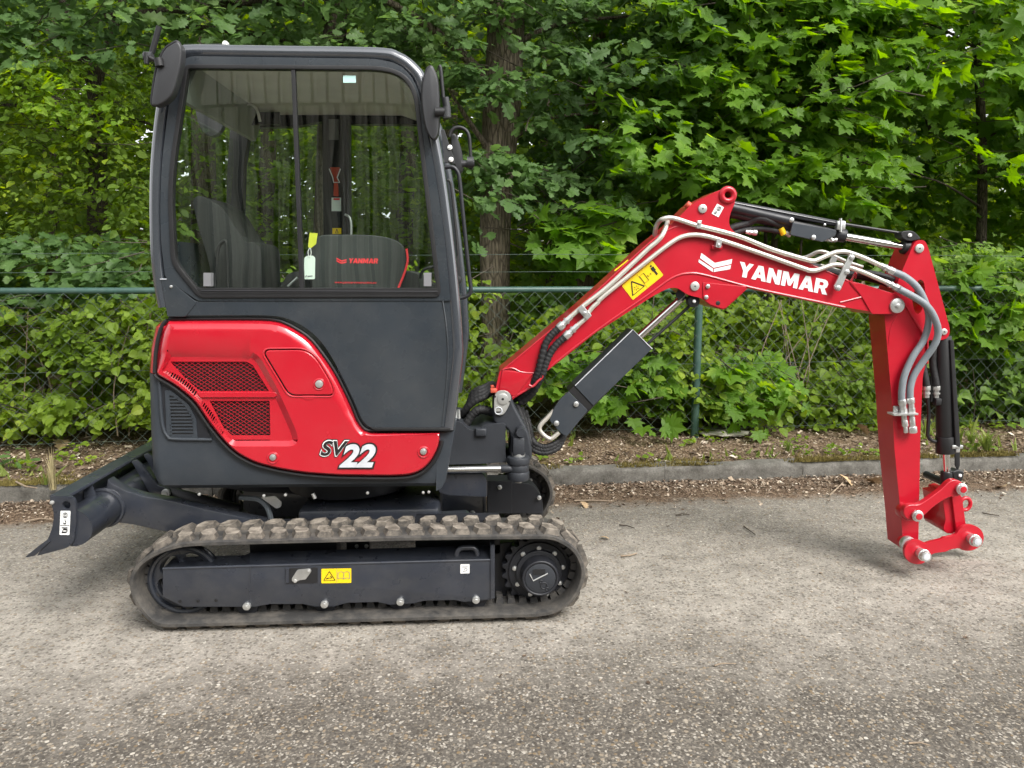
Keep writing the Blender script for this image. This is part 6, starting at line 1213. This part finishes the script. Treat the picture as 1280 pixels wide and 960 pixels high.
# sprinkled seedlings over the verge, too many and too small to count
def sprig_pt(x_): y_ = KY(x_) + .14 + .8 * rng.random() ** .8; return y_, vz(x_, y_) + .012
P_, _, s_ = scatter(150, sprig_pt, .03, .05, 'small', dens=lambda x_, y_: max(0, min(1, .1 + 2 * mn.noise((x_ * 1.3, y_ * 2, 12))))); pos = (P_[:, None] + np.stack([nr.normal(0, .03, (150, 7)), nr.normal(0, .02, (150, 7)), nr.uniform(0, .05, (150, 7))], -1)).reshape(-1, 3); n_ = len(pos)
bulk('ground_cover', *leaves_mesh('hazel', pos, frames(np.c_[nr.normal(0, 1, n_), nr.normal(-.2, 1, n_), nr.normal(0, .3, n_)], np.c_[nr.normal(0, .4, n_), nr.normal(-.4, .4, n_), np.ones(n_)]), np.repeat(s_, 7)), LM['hazel'])
bulk('verge_grass', *leaves_mesh('tuft', *upright(650, sprig_pt, .025, .075, dens=lambda x_, y_: max(0, min(1, -.1 + 2 * mn.noise((x_ * .9, y_ * 2, 21)))))), M['grass'])
# single things on the ground
M['dryleaf'] = paint('pale_dry_leaf', (.44, .31, .18), .8, var=.25, scale=40); M['stone'] = paint('pale_flat_stone', (.46, .42, .37), .9, var=.15, scale=20, bump=.5, bscale=40)
def dryleaf(px, py, z, s, label, rz, tilt=.5):
    V0, F0 = TM['oak']; b = bmesh.new(); Mx = Matrix.Translation(G(px, py, z)) @ Euler((tilt, .25, rz)).to_matrix().to_4x4(); v = [b.verts.new(Mx @ (Vector((p[0] * 1.2, p[1] - .5, p[2] * 1.8 + .12)) * s)) for p in V0]
    for f in F0: b.faces.new([v[i] for i in f])
    tag(obj('dry_leaf', b, M['dryleaf'], None, 20, fixn=False), label, 'dry leaf', 'large dry leaves on the ground')
dryleaf(76, 557, .16, .14, 'large pale dry leaf on the verge left of the machine', .4); dryleaf(1078, 538, .17, .13, 'curled tan dry leaf on the verge left of the dipper arm', 1.9, .9); dryleaf(1092, 604, .02, .16, 'crumpled dry leaf against the kerb, left of the dipper arm', 2.4, .6); dryleaf(1056, 602, .02, .13, 'pale dry leaf in the gutter two hand widths left of the dipper', .8, .7); dryleaf(1253, 610, .01, .1, 'dry leaf in the gutter at the right edge', 2.9); dryleaf(730, 632, .008, .07, 'brown scrap of leaf on the road just right of the far track', .3)
dryleaf(756, 673, .006, .05, 'tan leaf scrap on the road right of the near track', 1.2, .2)
def stick(px, r_, label, mat='drytwig', z=.008):
    P_ = [Vector(G(a, c, z + (k % 2) * .003)) for k, (a, c) in enumerate(px)]; o = tag(obj('twig', tube(P_, [r_ * (1 - .4 * i / (len(P_) - 1)) for i in range(len(P_))], 6), M[mat], None), label, 'twig', 'twigs on the ground')
stick([(718, 626), (742, 625.5), (768, 626.6)], .007, 'straight pale twig on the road beside the far track'); stick([(845, 644), (852, 642), (862, 643.5)], .004, 'short dark twig on the road under the boom', 'twig'); stick([(774, 656), (784, 657), (793, 660)], .004, 'thin dark twig on the road right of the near track', 'twig')
stick([(1037, 619), (1050, 607), (1058, 598)], .005, 'twig leaning on the litter by the dipper arm', z=.02); stick([(1228, 641), (1238, 643), (1249, 644.5)], .004, 'dark twig on the road right of the hitch', 'twig'); stick([(930, 658), (937, 663), (944, 668)], .004, 'bent twig on the road between track and hitch', 'twig')
stick([(20, 602), (32, 608), (46, 610)], .006, 'grey twig lying on the kerb at the left', z=.13); stick([(30, 652), (50, 648), (72, 650)], .005, 'long thin twig in the gutter behind the blade', z=.015); stick([(776, 695), (788, 694), (796, 691.5)], .005, 'pale splinter on the road right of the near track')
stick([(893, 832), (903, 829), (920, 829.5)], .003, 'straw on the dark road right of the near track'); stick([(1136, 929), (1150, 928), (1163, 932)], .003, 'curved straw near the bottom of the road')
b = bmesh.new(); bmesh.ops.create_icosphere(b, subdivisions=3, radius=1)
for v in b.verts: f_ = 1 + .3 * mn.noise(v.co * 2.2); v.co = Vector((v.co.x * .19 * f_, v.co.y * .12 * f_, v.co.z * .02 * f_)) + G(906, 541, .15)
tag(obj('flat_stone', b, M['stone'], None, 50), 'pale flat stone slab on the verge by the fence post', 'stone')
